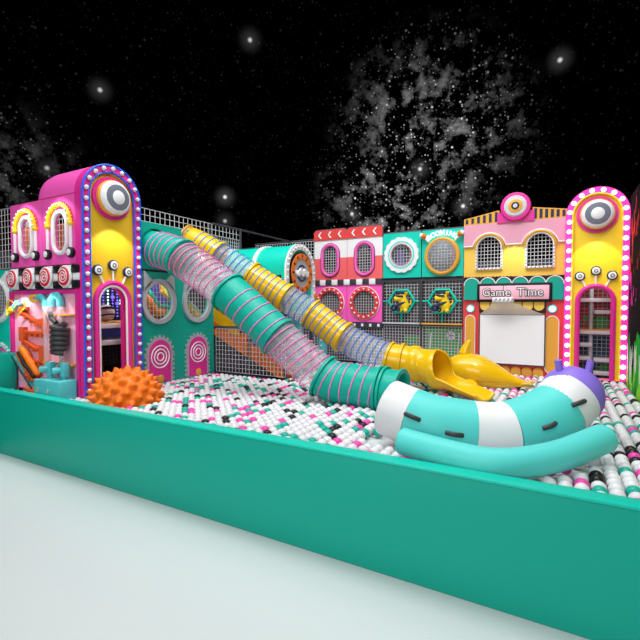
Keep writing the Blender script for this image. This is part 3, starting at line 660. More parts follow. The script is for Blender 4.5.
o = part('exit_chute', MB().add([p-ybase for p in v], f), 'yellow_slide', ys_, 'glossy yellow open chute', angle=60)
md = o.modifiers.new('thick', 'SOLIDIFY'); md.thickness = .028; md.offset = 0

# ------------------------------------------------------------------ clock tunnel
t_ = thing('clock_tunnel', (-4.0, 6.03, FZ), 'teal arched tunnel with a round clock face and white bulb rim beside the red houses', 'tunnel', rz=PI/2)
AW, AT = .98, 2.26
part('body', MB().prism(arch(.02, AW-.02, 1.70, AT-.02, 24), .06, 1.45), 'teal_bright', t_)
part('face_plate', MB().prism(arch(0, AW, 1.05, AT, 28), 0, .06), 'teal_bright', t_)
L = arch(.05, AW-.05, 1.05, AT-.05, 28)
part('rim', MB().prism(arch(0, AW, 1.05, AT, 28), -.03, 0, [arch(.10, AW-.10, 1.052, AT-.10, 28)]), 'white', t_, 'white rim')
part('white_band', MB().prism(arch(.0, AW, 1.70, AT, 24), .62, .70), 'white', t_, 'white hoop'); part('white_band', MB().prism(arch(.0, AW, 1.70, AT, 24), 1.40, 1.47), 'white', t_, 'white hoop')
part('under_rail', MB().box(.02, .06, 1.62, AW-.02, 1.0, 1.70), 'black', t_, 'black rail under the tunnel')
b1 = MB().ball((0, 0, 0), .024, 8, 6).mesh('bulb', 'pearl')
R = AW/2-.05; zc = AT-AW/2
for k in range(15): a = PI*k/14; part('bulb', b1, None, t_, loc=(AW/2+R*math.cos(a), -.035, zc+R*math.sin(a)))
for k in range(1, 5):
    for s in (.05, AW-.05): part('bulb', b1, None, t_, loc=(s, -.035, zc-.12*k))
ck = bpy.data.objects.new('clock', None); C.objects.link(ck); ck.parent = t_; ck.location = (AW/2, -.0, zc-.02); ck['label'] = 'round clock face with an orange ring'
part('bezel', MB().lathe([(0, 0), (.365, 0), (.37, .03), (.34, .04), (.33, .04)], 40), 'black', ck, 'black outer rim')
part('ring', MB().lathe([(.345, .03), (.34, .05), (.25, .05), (.245, .03)], 40), 'orange', ck, 'orange hour ring')
part('dial', MB().lathe([(0, .02), (.25, .02), (.25, .035), (.0, .035)], 36), 'silver', ck, 'grey dial')
mk = MB()
for k in range(12): mk.box(-.014, -.056, .27, .014, -.05, .32, T=RY(2*PI*k/12))
part('hour_marks', mk, 'black', ck)
part('ring_line', MB().sweep(xz(circle(0, 0, .135, 30), -.04), .014, 6, closed=True), 'navy', ck, 'navy ring')
em = MB(); em.rbox(-.22, -.06, -.035, .22, -.04, .045, .012, 2)
for k in range(5): em.lathe([(0, 0), (.06, 0), (.05, .03), (0, .035)], 12, TX(-.14+.07*k, -.045, .04*(k % 2)-.01))
part('hub', em, 'white', ck, 'white centre emblem')
for x in (.06, AW-.06): part('leg', MB().sweep([(x, .03, -.1), (x, .03, 1.06)], .03, 8), 'post', t_, 'dark post')
part('knob', MB().ball((AW+.02, .02, 1.34), (.09, .07, .11), 14, 10), 'orange', t_, 'orange knob on the lower edge')

# ------------------------------------------------------------------ red house panels on the back wall (y = 8.4)
def red_house(x, label, side):
    t_ = thing('red_house_panel', (x, 8.40, 2.54), label, 'panel', 'red and white house fronts')
    part('board', MB().prism(rect(.005, 0, .795, .86), 0, .05, [stadium(.40, .42, .175, .31)]), 'white_over_coral', t_)
    capo = [(.0, .86), (.80, .86), (.80, 1.0)] + [(.72+.08*math.cos(PI/2*k/6), 1.0+.08*math.sin(PI/2*k/6)) for k in range(1, 7)] + [(.08-.08*math.sin(PI/2*k/6), 1.0+.08*math.cos(PI/2*k/6)) for k in range(0, 7)]
    part('cap', MB().prism(capo, -.02, .05), 'cap_red', t_, 'red header')
    part('cap_edge', MB().sweep(xz(capo[1:], -.0), .020, 6), 'dark_grey', t_, 'dark edge')
    for k in range(3):
        cx = .16+.24*k; part('chevron', MB().prism([(cx-.05, .97), (cx+.005, 1.04), (cx+.04, 1.04), (cx-.015, .97), (cx+.04, .90), (cx+.005, .90)], -.03, -.02), 'white', t_, 'white arrow chevron')
    part('window_frame', MB().sweep(xz(stadium(.40, .42, .195, .33, 16), -.015), .032, 8, closed=True), 'pink', t_, 'magenta oval frame')
    part('frame_edge', MB().sweep(xz(stadium(.40, .42, .228, .363, 16), -.012), .010, 6, closed=True), 'dark_grey', t_)
    part('net', MB().net(.22, .58, .10, .74, .060, .03, .010), 'net_white', t_, flatshade=True)
red_house(-4.78, 'red and white house panel with an oval net window, beside the clock tunnel', 0)
red_house(-3.98, 'red and white house panel with an oval net window, beside the teal scalloped window', 1)
t_ = thing('block_strip', (-4.78, 8.40, 2.42), 'row of grey and white blocks between the red houses and magenta porthole panels', 'trim')
for k in range(11):
    part('block', MB().rbox(.005+.145*k, -.03, 0, .145+.145*k, .04, .12, .01, 2), 'white' if k % 2 else 'dark_grey', t_, 'white block' if k % 2 else 'dark grey block')
def porthole(x, label):
    t_ = thing('porthole_panel', (x, 8.40, 1.64), label, 'panel', 'magenta porthole panels')
    part('board', MB().prism(rect(.005, 0, .795, .78), 0, .05, [circle(.40, .40, .26, 32)]), 'pink', t_)
    part('ring', MB().prism(circle(.40, .40, .335, 36), -.04, 0, [circle(.40, .40, .25, 36)]), 'red', t_, 'red ring')
    part('ring_edge', MB().sweep(xz(circle(.40, .40, .340, 36), -.02), .010, 6, closed=True), 'white', t_, 'thin white edge')
    bm_ = MB().ball((0, 0, 0), .022, 8, 6).mesh('bulb', 'white')
    for k in range(16): part('bulb', bm_, None, t_, loc=(.40+.293*math.cos(2*PI*k/16), -.045, .40+.293*math.sin(2*PI*k/16)))
    part('net', MB().net(.14, .66, .14, .66, .060, .03, .010), 'net_white', t_, flatshade=True)
porthole(-4.78, 'magenta panel with a red bulb ringed porthole, beside the clock tunnel')
porthole(-3.98, 'magenta panel with a red bulb ringed porthole, beside the hexagon nets')
t_ = thing('dark_strip', (-4.78, 8.40, 1.52), 'dark strip with small white squares under the porthole panels', 'trim')
part('strip', MB().box(0, -.02, 0, 1.6, .05, .11), 'dark_grey', t_)
for k in range(9): part('square', MB().box(.06+.18*k, -.03, .03, .11+.18*k, -.02, .09), 'white', t_)
netpanel('white net under the magenta porthole panels', (-4.78, 8.42, .82), 0, 1.6, .70, .062, th=.010)
for x, y, z, rz_, nm, lab in ((-4.38, 8.85, 2.50, .3, 'green_cushion', 'pale green cushion inside the red house beside the clock tunnel'), (-3.52, 8.85, 2.50, -.3, 'white_cushion', 'white cushion inside the red house beside the teal panel'), (-3.48, 8.85, 1.62, .2, 'pink_cushion', 'pink cushion inside the porthole beside the hexagon nets')):
    o = part(nm, MB().rbox(-.14, -.10, 0, .14, .10, .24, .06, 3), {'g': 'green', 'w': 'white', 'p': 'coral'}[nm[0]], loc=(x, y, z)); o.rotation_euler = (0, 0, rz_); tag(o, lab, 'cushion')

# ------------------------------------------------------------------ teal window panels
t_ = thing('scallop_panel', (-3.18, 8.40, 2.54), 'teal panel with a round window in a white scalloped ring', 'panel')
part('board', MB().prism(rect(.01, 0, .79, .89), 0, .05, [circle(.40, .45, .215, 32)]), 'teal_bright', t_)
sc_o = [(.40+(.335+.022*abs(math.sin(8*2*PI*k/128*1)))*math.cos(2*PI*k/128), .45+(.335+.022*abs(math.sin(8*2*PI*k/128)))*math.sin(2*PI*k/128)) for k in range(128)]
part('scalloped_ring', MB().prism(sc_o, -.04, 0, [circle(.40, .45, .21, 48)]), 'white', t_, 'white scalloped ring')
part('dot_ring', MB().prism(circle(.40, .45, .272, 40), -.045, -.04, [circle(.40, .45, .242, 40)]), 'aqua', t_, 'aqua dotted ring')
part('inner_rim', MB().sweep(xz(circle(.40, .45, .215, 36), -.04), .012, 6, closed=True), 'dusty_pink', t_)
part('net', MB().net(.18, .62, .23, .67, .060, .03, .010), 'net_white', t_, flatshade=True)
o = part('purple_toy', MB().ball((0, 0, .12), (.11, .08, .14), 14, 10), 'purple', loc=(-2.92, 8.75, 2.84)); tag(o, 'purple rounded toy inside the scalloped window', 'toy')
o.location.z = 2.50
o.scale = (1, 1, 2.4)
t_ = thing('booming_panel', (-2.38, 8.40, 2.54), 'teal panel reading BOOMING over a yellow framed bubble window', 'panel')
part('board', MB().prism(rect(.01, 0, .79, .89), 0, .05, [circle(.40, .385, .27, 36, .31)]), 'teal_bright', t_)
part('window_frame', MB().sweep(xz(circle(.40, .385, .295, 44, .325), -.03), .040, 8, closed=True), 'gold', t_, 'yellow round frame')
bub = MB(); bub.lathe([(.285, 0), (.27, .06), (.21, .12), (.12, .155), (0, .165)], 30, TX(.40, -.01, .385) @ Matrix.Diagonal((1, 1, 1.1, 1)))
part('bubble', bub, 'clear_glass', t_, 'clear bubble')
part('net', MB().net(.13, .67, .07, .73, .060, .04, .010), 'net_white', t_, flatshade=True)
tx = MB()
for k, chh in enumerate('BOOMING'):
    a = math.radians(33-11*k); tx.text(chh, .125, TX(.40+.46*math.sin(-a), -.02, .365+.455*math.cos(a)) @ RY(-a), ext=.008, off=.004)
part('lettering', tx, 'neon', t_, 'glowing white BOOMING letters')
for s in (-1, 1):
    mr_ = part('maraca', MB().sweep([(.40+s*.24, -.06, .66), (.40+s*.33, -.07, .75)], .018, 8), 'white', t_, 'maraca with a white stick')
    part('maraca_head', MB().ball((.40+s*.345, -.08, .775), (.062, .055, .055), 14, 10), 'orange', mr_, 'orange head')
    part('maraca_cap', MB().ball((.40+s*.375, -.085, .79), (.045, .05, .05), 12, 8), 'white', mr_)
o = part('pink_column', MB().sweep([(-1.85, 8.8, 2.48), (-1.85, 8.8, 3.3)], .05, 10), 'coral'); tag(o, 'pink pole behind the bubble window', 'pole')

# ------------------------------------------------------------------ hexagon net bays
def hexbay(x, label, shelfmat, lab2):
    t_ = thing('hexagon_net', (x, 8.40, 1.62), label, 'net', 'hexagon telescope nets')
    part('net', MB().net(.02, .78, .02, .84, .062, .02, .010), 'net_white', t_, flatshade=True)
    part('frame', MB().prism(rect(.0, 0, .80, .87), -.02, .03, [rect(.03, .03, .77, .84)]), 'post', t_, 'dark frame')
    hx_ = [(.41+.27*math.cos(PI*k/3), -.02, .45+.25*math.sin(PI*k/3)) for k in range(6)]; hp = []
    for k in range(6):
        for j in range(6): a, b_ = Vector(hx_[k]), Vector(hx_[(k+1) % 6]); hp.append(a.lerp(b_, j/6))
    part('hexagon', MB().sweep(hp, .024, 8, closed=True), 'teal_bright', t_, 'teal hexagon')
    part('strut', MB().sweep([(.03, -.02, .45), (.15, -.02, .45)], .016, 8), 'teal_bright', t_); part('strut', MB().sweep([(.67, -.02, .45), (.77, -.02, .45)], .016, 8), 'teal_bright', t_); part('strut', MB().sweep([(.41, -.02, .04), (.41, -.02, .24)], .018, 8), 'teal_bright', t_)
    part('ledge', MB().box(.02, -.05, .0, .78, .0, .03), shelfmat, t_)
    y = thing('toy_dog', (x+.41, 8.34, 2.06), lab2, 'toy', 'yellow toys in the hexagons')
    part('body', MB().sweep([(.05, 0, -.17), (.06, 0, -.11), (.06, 0, -.03), (.03, 0, .04), (.0, 0, .09), (-.01, 0, .14)], [.06, .10, .095, .085, .10, .07], 16), 'bright_yellow', y)
    part('muzzle', MB().sweep([(.0, -.04, .07), (-.07, -.07, .06), (-.11, -.08, .055)], [.07, .055, .04], 12), 'bright_yellow', y)
    part('cap', MB().ball((.0, 0, .165), (.09, .08, .035), 14, 8), 'navy', y, 'dark cap')
    part('goggles', MB().sweep([(-.06, -.09, .105), (.0, -.11, .11), (.07, -.08, .11)], .02, 8), 'navy', y, 'dark goggles')
    for s in (0, 1): part('ear', MB().sweep([(.06+.02*s, .03*s, .14), (.11+.02*s, .03*s, .19)], [.03, .012], 8), 'bright_yellow', y)
    part('arm', MB().sweep([(.10, -.06, -.01), (.0, -.12, -.05), (-.08, -.12, -.10)], .026, 8), 'navy', y, 'dark arm')
    part('leg', MB().sweep([(.10, -.03, -.12), (.12, -.07, -.19)], [.045, .035], 8), 'bright_yellow', y); part('leg', MB().sweep([(.02, -.03, -.12), (.0, -.07, -.19)], [.045, .035], 8), 'bright_yellow', y)
    part('tail', MB().sweep([(.14, 0, -.08), (.2, 0, -.03), (.21, 0, .03)], .016, 8), 'bright_yellow', y)
    part('wheel', MB().sweep(xz(circle(-.11, -.12, .045, 18), -.09), .024, 8, closed=True), 'navy', y, 'dark wheel'); part('wheel', MB().sweep(xz(circle(-.02, -.15, .03, 18), -.10), .016, 8, closed=True), 'navy', y, 'dark wheel')
hexbay(-3.18, 'net bay with a teal hexagon beside the magenta porthole panels', 'light_grey', 'yellow toy animal with dark cap in the hexagon beside the portholes')
hexbay(-2.38, 'net bay with a teal hexagon beside the yellow stage building', 'gold', 'yellow toy animal with dark cap in the hexagon beside the stage building')
for x, lb in ((-3.18, 'low white net under the hexagon beside the portholes'), (-2.38, 'low white net with green board behind, beside the stage')):
    netpanel(lb, (x+.03, 8.42, .82), 0, .74, .76, .060, th=.010)
t_ = thing('football_board', (-2.35, 8.62, .82), 'green football board behind the low net beside the stage', 'board')
part('board', MB().box(0, 0, 0, .74, .03, .72), 'green', t_)
part('football', MB().ball((.50, -.02, .58), (.085, .03, .085), 16, 10), 'white', t_, 'white football')
pt = MB()
for k in range(5): pt.prism(circle(.50+.05*math.cos(2*PI*k/5), .58+.05*math.sin(2*PI*k/5), .018, 6), -.052, -.045)
pt.prism(circle(.50, .58, .022, 6), -.058, -.05); part('patches', pt, 'black', t_, 'black patches')
gp = MB(); gp.sweep([(.08, -.03, .02), (.12, -.03, .62)], .012, 6); gp.sweep([(.62, -.03, .02), (.66, -.03, .62)], .012, 6); part('goal_line', gp, 'white', t_, 'white goal lines')
o = part('green_runner', MB().box(0, 0, 0, .30, .03, .55), 'green', loc=(-2.80, 8.66, .82)); tag(o, 'narrow green board behind the low net under the hexagon', 'board')

# ------------------------------------------------------------------ stage building
t_ = thing('stage_building', (-1.57, 8.35, 2.50), 'yellow and pink upper front with two arched net windows above the stage', 'building front')
BW = 1.64
wins = (.435, 1.25); holes = [arch(x-.20, x+.20, .16, .72, 18) for x in wins]
part('yellow_wall', MB().prism(rect(0, 0, BW, .95), 0, .06, holes), 'yellow_wall', t_, 'yellow wall')
def arc_pts(x, r, zc, a0, a1, n=16): return [(x+r*math.cos(a0+(a1-a0)*k/n), zc+r*math.sin(a0+(a1-a0)*k/n)) for k in range(n+1)]
zb, ra, zc = .56, .285, .50
a0 = math.asin((zb-zc)/ra)
low = [(0, zb)] + arc_pts(wins[0], ra, zc, PI-a0, a0) + arc_pts(wins[1], ra, zc, PI-a0, a0) + [(BW, zb)]
part('pink_band', MB().prism(low + [(BW, .95), (0, .95)], -.035, 0), 'dusty_pink', t_, 'dusty pink upper band')
part('band_trim', MB().sweep([(x, -.035, z) for x, z in low], .013, 6), 'white', t_, 'white trim line')
stud_m = MB().ball((0, 0, 0), .010, 6, 4).mesh('stud', 'navy')
for x in wins:
    fo = part('window_frame', MB().prism(arch(x-.228, x+.228, .135, .75, 20), -.05, 0, [arch(x-.195, x+.195, .165, .715, 20)]), 'white', t_, 'white arched frame')
    ot = arc_pts(x, .235, .52, 0, PI, 16); part('frame_arch', MB().sweep([(a, -.05, b_) for a, b_ in ot], .022, 6), 'gold', fo, 'golden arch line')
    for k in range(7):
        for q in ((x-.212, -.05, .16+.055*k), (x+.212, -.05, .16+.055*k), (x-.19+.063*k, -.05, .145)): part('stud', stud_m, None, fo, loc=q)
    part('net', MB().net(x-.20, x+.20, .16, .72, .060, .03, .010), 'net_white', t_, flatshade=True)
px0, px1 = .60, 1.13
def par(x0, z0, z1, x1):
    return [(x0, .95), (x1, .95), (x1, z1), (x0, z0)]
for x0, zt0, zt1, x1 in ((0, 1.06, 1.17, px0), (px1, 1.17, 1.09, BW)):
    pr = part('parapet', MB().prism(par(x0, zt0, zt1, x1), -.03, .05), 'gold', t_, 'yellow sloping parapet')
    nn = 6
    for k in range(nn):
        x = x0+(x1-x0)*(k+.5)/nn; zt = zt0+(zt1-zt0)*(k+.5)/nn; part('stripe', MB().box(x-.022, -.04, .975, x+.022, -.03, zt-.02), 'navy', pr, 'navy stripe')
part('pedestal', MB().box(px0-.03, -.06, .94, px1+.03, .05, 1.12), 'magenta', t_, 'magenta pedestal')
md_ = part('medallion', MB().lathe([(0, -.06), (.235, -.06), (.245, 0), (.235, .05), (.18, .06), (.17, .06), (.165, .075), (.115, .075), (.10, .085), (.065, .085), (.06, .095), (.035, .095), (0, .10)], 40, TX((px0+px1)/2, -.06, 1.20), ms=[0, 0, 0, 0, 1, 1, 1, 2, 2, 3, 3, 1]), ['magenta', 'light_grey', 'gold', 'navy'], t_, 'round magenta medallion with white, yellow and navy rings')
dl = MB()
for k in range(14): dl.box(.03+.058*k*1.0, -.01, .0, .055+.058*k, 0, .012)
part('dash_line', dl, 'dark_grey', t_, 'dark dashes along the bottom')

t_ = thing('game_stage', (-1.57, 8.33, FZ), 'Game Time stage front with teal scalloped awning and red and yellow columns', 'stage')
part('back_board', MB().box(0, .0, -.06, BW, .06, 1.70), 'red', t_, 'red back board')
part('top_rail', MB().box(0, -.03, 1.62, BW, .0, 1.70), 'black', t_, 'black top rail')
aw = MB()
for x0, x1 in ((.02, .29), (BW-.29, BW-.02)): aw.prism(arch(x0, x1, 1.29, 1.685, 14), -.05, 0)
for k in range(4): x0 = .30+.265*k; aw.prism(arch(x0, x0+.255, 1.45, 1.685, 14), -.045, 0)
awn = part('awning', aw, 'teal', t_, 'teal scalloped awning')
wl = MB()
for x0, x1 in [(.02, .29), (BW-.29, BW-.02)]+[(.30+.265*k, .555+.265*k) for k in range(4)]: r = (x1-x0)/2; wl.sweep([((x0+x1)/2+r*math.cos(PI*k/14), -.05, 1.685-r+r*math.sin(PI*k/14)) for k in range(15)], .009, 6)
part('scallop_line', wl, 'white', awn, 'white scallop outlines')
sg = bpy.data.objects.new('sign', None); C.objects.link(sg); sg.parent = t_; sg.location = (.85, -.06, 1.415); sg['label'] = 'pink sign reading Game Time'
part('sign_border', MB().rbox(-.60, -.02, -.165, .60, .02, .165, .022, 2), 'black', sg, 'black border'); part('sign_board', MB().rbox(-.555, -.03, -.12, .555, .0, .12, .012, 2), 'pale_pink', sg)
part('sign_split', MB().box(-.165, -.034, -.12, -.155, -.028, .12), 'black', sg)
part('letter_outline', MB().text('Game', .20, TX(-.275, -.033, .0), off=.012, ext=.003, sx=.98).text('Time', .20, TX(.265, -.033, .0), off=.012, ext=.003, sx=.98), 'black', sg, 'black outline of the letters')  # black outline backing, part of the sign's lettering
part('lettering', MB().text('Game', .20, TX(-.275, -.040, .0), ext=.003, sx=.98).text('Time', .20, TX(.265, -.040, .0), ext=.003, sx=.98), 'white', sg, 'pale Game Time letters')
vt = MB(); dk = MB()
for k in range(6): x = .30+.175*k; vt.prism(list(reversed(arch(0, .158, 0, .20, 10))), -.03, 0, T=TX(x+.158, 0, 1.30) @ RY(PI))
dk.box(.28, -.012, 1.06, 1.36, 0, 1.30)
part('valance_back', dk, 'black', t_); part('valance', vt, 'yellow_wall', t_, 'yellow scalloped valance')
for x0, x1 in ((.045, .215), (BW-.285, BW-.085)):
    cpart = part('column', MB().prism(stadium((x0+x1)/2, .52, (x1-x0)/2, .49, 12), -.03, 0), 'gold', t_, 'yellow rounded column panel')
    part('outline', MB().sweep(xz(stadium((x0+x1)/2, .52, (x1-x0)/2, .49, 12), -.03), .008, 6, closed=True), 'white', cpart, 'white outline')
    lp = part('lamp_back', MB().lathe([(0, 0), (.075, 0), (.07, .02), (0, .02)], 20, TX((x0+x1)/2, 0, 1.13)), 'teal_light', t_, 'aqua lamp ring')
    part('lamp', MB().lathe([(.05, .02), (.045, .035), (0, .045)], 18, TX((x0+x1)/2, 0, 1.13)), 'lit_cyan', lp, 'glowing white lamp')
bs = MB()
for k in range(6): bs.prism(arch(.30+.175*k, .458+.175*k, -.05, .12, 10), -.03, 0)
part('base_scallops', bs, 'gold', t_, 'yellow scallops along the base')
t_ = thing('projection_screen', (-.745, 8.27, .955), 'large white projection screen in the stage front', 'screen')
part('screen_frame', MB().box(-.535, -.01, -.01, .535, .03, .885), 'dark_grey', t_, 'dark frame')
part('surface', MB().box(-.515, -.016, .01, .515, -.008, .865), 'lit_white', t_, 'white lit surface')
t_ = thing('projector', (-.86, 8.05, 2.04), 'white bar projector mounted under the Game Time sign', 'projector')
pj = MB(); pj.rbox(-.17, -.06, 0, .17, .06, .09, .02, 2)
part('case', pj, 'white', t_)
for k in range(5): part('tube', MB().sweep([(-.14+.065*k, -.065, .015), (-.10+.065*k, -.065, .075)], .016, 8), 'light_grey', t_)
part('bracket', MB().box(-.03, .05, .02, .03, .24, .06), 'light_grey', t_)
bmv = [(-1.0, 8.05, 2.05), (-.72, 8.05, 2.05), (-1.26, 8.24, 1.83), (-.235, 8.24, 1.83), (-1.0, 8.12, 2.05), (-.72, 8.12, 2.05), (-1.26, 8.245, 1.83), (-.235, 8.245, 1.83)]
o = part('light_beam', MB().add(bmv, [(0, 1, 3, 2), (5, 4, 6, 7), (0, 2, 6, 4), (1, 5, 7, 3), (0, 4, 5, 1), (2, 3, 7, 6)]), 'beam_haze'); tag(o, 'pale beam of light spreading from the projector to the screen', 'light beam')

# ------------------------------------------------------------------ orange spiky ball
bm = bmesh.new(); bmesh.ops.create_icosphere(bm, subdivisions=6, radius=1)
rnd = random.Random(2); NS = 120; dirs = []
for k in range(NS):
    z = 1-2*(k+.5)/NS; a = k*2.399963; r = math.sqrt(1-z*z); dirs.append((r*math.cos(a), r*math.sin(a), z))
D = np.array(dirs)
for v_ in bm.verts:
    d = np.array(v_.co.normalized()); c = float(np.max(D @ d)); ang = math.acos(min(1, c)); k = max(0, 1-ang/.15)
    v_.co = Vector(d)*(.405 + .085*k**1.25)
o = part('spiky_ball', MB()._bm(bm), 'orange_ball', loc=(-4.86, 3.66, .80), angle=80); tag(o, 'large orange spiky ball half sunk in the ball pit', 'ball')
o.scale = (1, 1, .89)

# ------------------------------------------------------------------ yellow dolphin
t_ = thing('toy_dolphin', (-1.06, 7.02, FZ), 'glossy yellow dolphin lying in the balls before the stage', 'toy animal')
prof = [(-.60, .16, .02), (-.57, .17, .11), (-.50, .19, .185), (-.38, .21, .25), (-.22, .215, .285), (-.02, .20, .285), (.16, .165, .235), (.32, .12, .165), (.46, .085, .10), (.58, .06, .06), (.68, .055, .035)]
v = []; f = []; sg_ = 24
for x, z, r in prof: v += [(x, r*1.0*math.cos(2*PI*k/sg_), z-.02+r*.92*math.sin(2*PI*k/sg_)) for k in range(sg_)]
for i in range(len(prof)-1):
    for k in range(sg_): l = (k+1) % sg_; f.append((i*sg_+k, i*sg_+l, (i+1)*sg_+l, (i+1)*sg_+k))
f += [tuple(range(sg_)), tuple((len(prof)-1)*sg_+k for k in range(sg_))[::-1]]
o = part('body', MB().add(v, f), 'yellow_slide', t_, angle=80); md = o.modifiers.new('s', 'SUBSURF'); md.levels = 1; md.render_levels = 2
fn = MB().sweep([(-.24, 0, .40), (-.235, 0, .48), (-.20, 0, .56), (-.165, 0, .63), (-.15, 0, .66)], [.105, .085, .062, .045, .02], 14)
o = part('fin', fn, 'yellow_slide', t_); md = o.modifiers.new('s', 'SUBSURF'); md.levels = 1; md.render_levels = 2
o = part('tail_fluke', MB().sweep([(.60, -.22, .07), (.70, -.12, .06), (.66, 0, .05), (.72, .12, .06), (.64, .22, .07)], [.015, .04, .05, .04, .015], 10, flat=.5), 'yellow_slide', t_)
for s in (-1, 1): part('flipper', MB().sweep([(-.12, s*.20, .06), (-.05, s*.32, .04), (.02, s*.38, .04)], [.08, .055, .02], 10, flat=.5), 'yellow_slide', t_)

# ------------------------------------------------------------------ turquoise sleepy bolster
bp = catmull([(-1.36, 3.79, 1.055), (-1.12, 3.78, .99), (-.90, 3.80, .945), (-.414, 4.01, .905), (-.063, 4.33, 1.02), (.10, 4.53, 1.17)], 14)
S = arcs(bp); TT = S[-1]
def brad(s): 
    return .258
t_ = thing('bolster_seat', (-.4, 3.8, FZ), 'big curved turquoise and white bolster with sleepy black eyes and a purple end', 'seat'); b0 = Vector((-.4, 3.8, FZ))
def bseg(s0, s1, n=10, cap0=False, cap1=False):
    pts = cut(bp, s0, s1, n); rs = [brad(s0+(s1-s0)*k/n) for k in range(n+1)]; pts = [p-b0 for p in pts]
    if cap0:
        d = (pts[0]-pts[1]).normalized(); r0 = rs[0]; pts = [pts[0]+d*.05*math.sin(a) for a in (1.57, 1.1, .6, .3)]+pts; rs = [r0-.10*(1-math.cos(a)) for a in (1.57, 1.1, .6, .3)]+rs
    return MB().sweep(pts, rs, 40, caps=True)
cuts = (0, .12, .41, .58, .885, 1.0)
for i, (mt, lb, c0) in enumerate((('white', 'white rounded end cap', True), ('aqua', 'turquoise body', False), ('white', 'white middle band', False), ('aqua', 'turquoise body', False), ('white', 'white band before the purple end', False))):
    part(('end_cap', 'body', 'band', 'body', 'band')[i], bseg(cuts[i]*TT, cuts[i+1]*TT, 12, c0), mt, t_, lb, angle=50)
e0 = bp[-1]-b0; d0 = (bp[-1]-bp[-4]).normalized(); R3 = .315
hd_ = part('head', MB().ball(e0+d0*.03+Vector((-.015, 0, -.01)), .266, 32, 20), 'purple', t_, 'round purple end')
for dx, dy in ((-.12, -.08), (.13, .05)): part('horn', MB().sweep([e0+d0*.03+Vector((dx*.85, dy*.8, .18)), e0+d0*.03+Vector((dx*1.05, dy*1.1, .315))], .030, 12), 'purple', hd_, 'purple stub horn')
# eyes and nostril mark
def on_surface(s, up, side):                  # point on the bolster skin towards the viewer
    p = cut(bp, s, min(s+.02, TT), 1); t = (p[1]-p[0]).normalized(); u = Vector((0, 0, 1)); w_ = t.cross(u)
    return p[0]-b0, t, u, w_, brad(s)
for s, lift_z in ((.165, .0), (.31, -.06), (.70, -.08), (.90, -.10)):
    P = []
    c0, tt_, u, w_, r = on_surface(s*TT, 0, 0); g = -(c0+b0-cam.location); g = (g-tt_*g.dot(tt_)).normalized(); u2 = (u-tt_*u.dot(tt_)).normalized()
    dr = (g+u2*lift_z*3).normalized(); al = (tt_+Vector((.875, .483, 0))*(1.1 if s > .8 else .0)); al = (al-dr*al.dot(dr)).normalized()
    for k in range(9): P.append(c0+dr*(r-.004+.026*math.sin(PI*k/8))+al*(.066*(k-4)/4))
    part('eye', MB().sweep(P, .020, 10), 'rubber', t_, 'closed black eye roll')
c0, tt_, u, w_, r = on_surface(0.0, 0, 0)
o = part('dot', MB().ball((0, 0, 0), (.012, .03, .05), 14, 10, T=Matrix.Translation(c0-tt_*.048+w_*.02+u*.05) @ tt_.to_track_quat('X', 'Z').to_matrix().to_4x4()), 'aqua', t_, 'small aqua dot')
# smaller front roll
fp = catmull([(-1.07, 3.29, .925), (-.674, 3.235, .895), (-.351, 3.27, .88), (-.015, 3.55, .90), (.31, 4.016, .955)], 12)
n = len(fp); rs = [.105+.006*k/(n-1) for k in range(n)]
d1 = (fp[0]-fp[1]).normalized(); d2 = (fp[-1]-fp[-2]).normalized()
pts = [fp[0]+d1*.03, fp[0]+d1*.022, fp[0]+d1*.01]+fp+[fp[-1]+d2*.01, fp[-1]+d2*.022, fp[-1]+d2*.03]; rs = [rs[0]*.62, rs[0]*.85, rs[0]*.97]+rs+[rs[-1]*.97, rs[-1]*.85, rs[-1]*.62]
o = part('front_roll', MB().sweep([p-Vector((-.4, 3.4, .8)) for p in pts], rs, 32), 'aqua', loc=(-.4, 3.4, .8), angle=60); tag(o, 'slim curved turquoise foam roll lying in front of the big bolster', 'foam roll')

# ------------------------------------------------------------------ balls
rnd = random.Random(11); SP = .1; RB = .0495
def seg_d(x, y, pts):
    best = 9
    for i in range(len(pts)-1):
        ax, ay = pts[i]; bx, by = pts[i+1]; l = (bx-ax)**2+(by-ay)**2; t = max(0, min(1, ((x-ax)*(bx-ax)+(y-ay)*(by-ay))/l)) if l else 0
        best = min(best, math.hypot(x-ax-t*(bx-ax), y-ay-t*(by-ay)))
    return best
bp2 = [(p.x, p.y) for p in bp[::4]]+[(bp[-1].x, bp[-1].y)]; fp2 = [(p.x, p.y) for p in fp[::4]]+[(fp[-1].x, fp[-1].y)]; tp2 = [(-2.75, 4.87), (-2.2, 4.91), (-1.6, 4.92)]
chp = [(p.x, p.y) for p in ch[::4]]
def blocked(x, y):
    if x < -5.46 and y > 3.36: return True
    if -6.1 < x < -5.46 and y > 3.07: return True
    if x < -6.88: return True
    if math.hypot(x+4.86, y-3.66) < .455: return True
    if seg_d(x, y, bp2) < .235 or seg_d(x, y, fp2) < .075: return True
    if seg_d(x, y, tp2) < .20 or (x > -1.3 and seg_d(x, y, chp) < .14): return True
    if ((x+1.06)/.66)**2+((y-7.02)/.30)**2 < 1: return True
    if abs(x+6.16) < .14 and abs(y-3.18) < .1: return True
    return False
cells = []
x = -6.85
ix = 0
while x < .87:
    y = 3.185
    while y < 8.20:
        ymax = 8.16
        if not blocked(x, y) and not (y > 5.80 and x < -3.86):
            cells.append((x, y))
        y += SP
    x += SP
yaw = math.radians(28.9)
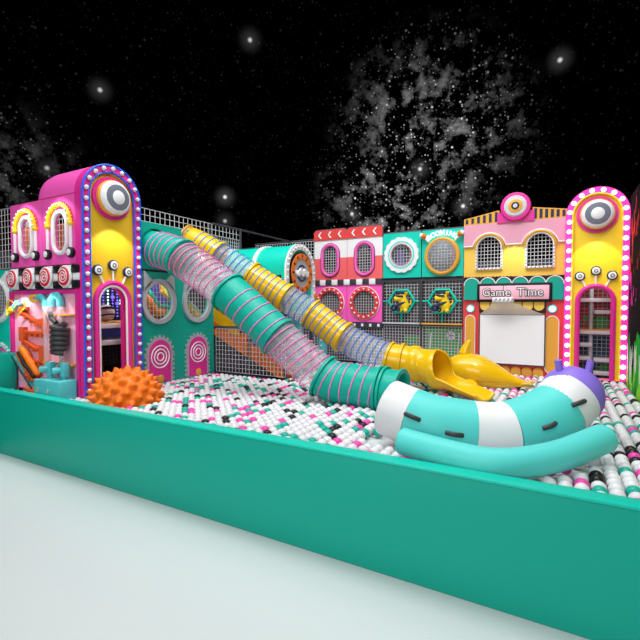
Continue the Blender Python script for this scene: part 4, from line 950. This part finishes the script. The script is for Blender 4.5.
def in_view(x, y):
    w_ = -math.sin(yaw)*x+math.cos(yaw)*y; h = math.cos(yaw)*x+math.sin(yaw)*y
    if w_ < .1: return False
    X = 320+435*h/w_; Y = 305+435*1.25/w_
    return -5 < X < 645 and Y < 640
def pick():
    r = rnd.random(); return 0 if r < .70 else 1 if r < .825 else 2 if r < .93 else 3
balls = [(x+rnd.uniform(-.002, .002), y, .752+rnd.uniform(-.006, .004), pick()) for x, y in cells]
balls.sort(key=lambda b: (0 if in_view(b[0], b[1]) else 1, b[0]**2+b[1]**2))
near_, far_ = balls[:300], balls[300:]
names = ('white', 'teal', 'pink', 'black')
bmesh_ = [MB().ball((0, 0, 0), RB, 20, 12).mesh('pit_ball', 'ball_'+c) for c in names]
for x, y, z, c in near_:
    o = bpy.data.objects.new('pit_ball', bmesh_[c]); C.objects.link(o); o.location = (x, y, z)
    tag(o, f'{names[c]} plastic ball in the front rows of the ball pit', 'ball', f'{names[c]} balls in the front rows of the pit')
tm = MB().ball((0, 0, 0), RB, 12, 8); tv = np.array(tm.v); nv, nf = len(tv), len(tm.f); ctr = np.array([(b[0], b[1], b[2]) for b in far_])
V = (tv[None] + ctr[:, None]).reshape(-1, 3)
me = bpy.data.meshes.new('pit_balls'); N = len(far_)
loops = np.array([i for q in tm.f for i in q]); lens = np.array([len(q) for q in tm.f]); starts = np.concatenate([[0], np.cumsum(lens)[:-1]])
me.vertices.add(len(V)); me.vertices.foreach_set('co', V.ravel().astype(np.float32))
AL = (loops[None]+np.arange(N)[:, None]*nv).ravel(); me.loops.add(len(AL)); me.loops.foreach_set('vertex_index', AL.astype(np.int32))
ST = (starts[None]+np.arange(N)[:, None]*len(loops)).ravel(); me.polygons.add(len(ST)); me.polygons.foreach_set('loop_start', ST.astype(np.int32))
for c in names: me.materials.append(MATS['ball_'+c])
me.polygons.foreach_set('material_index', np.repeat(np.array([b[3] for b in far_]), nf).astype(np.int32)); me.polygons.foreach_set('use_smooth', np.ones(len(ST), bool))
me.update(calc_edges=True); me.validate()
o = bpy.data.objects.new('pit_balls', me); C.objects.link(o); tag(o, 'white, teal, pink and black balls filling the rest of the ball pit', 'balls', kind='stuff')
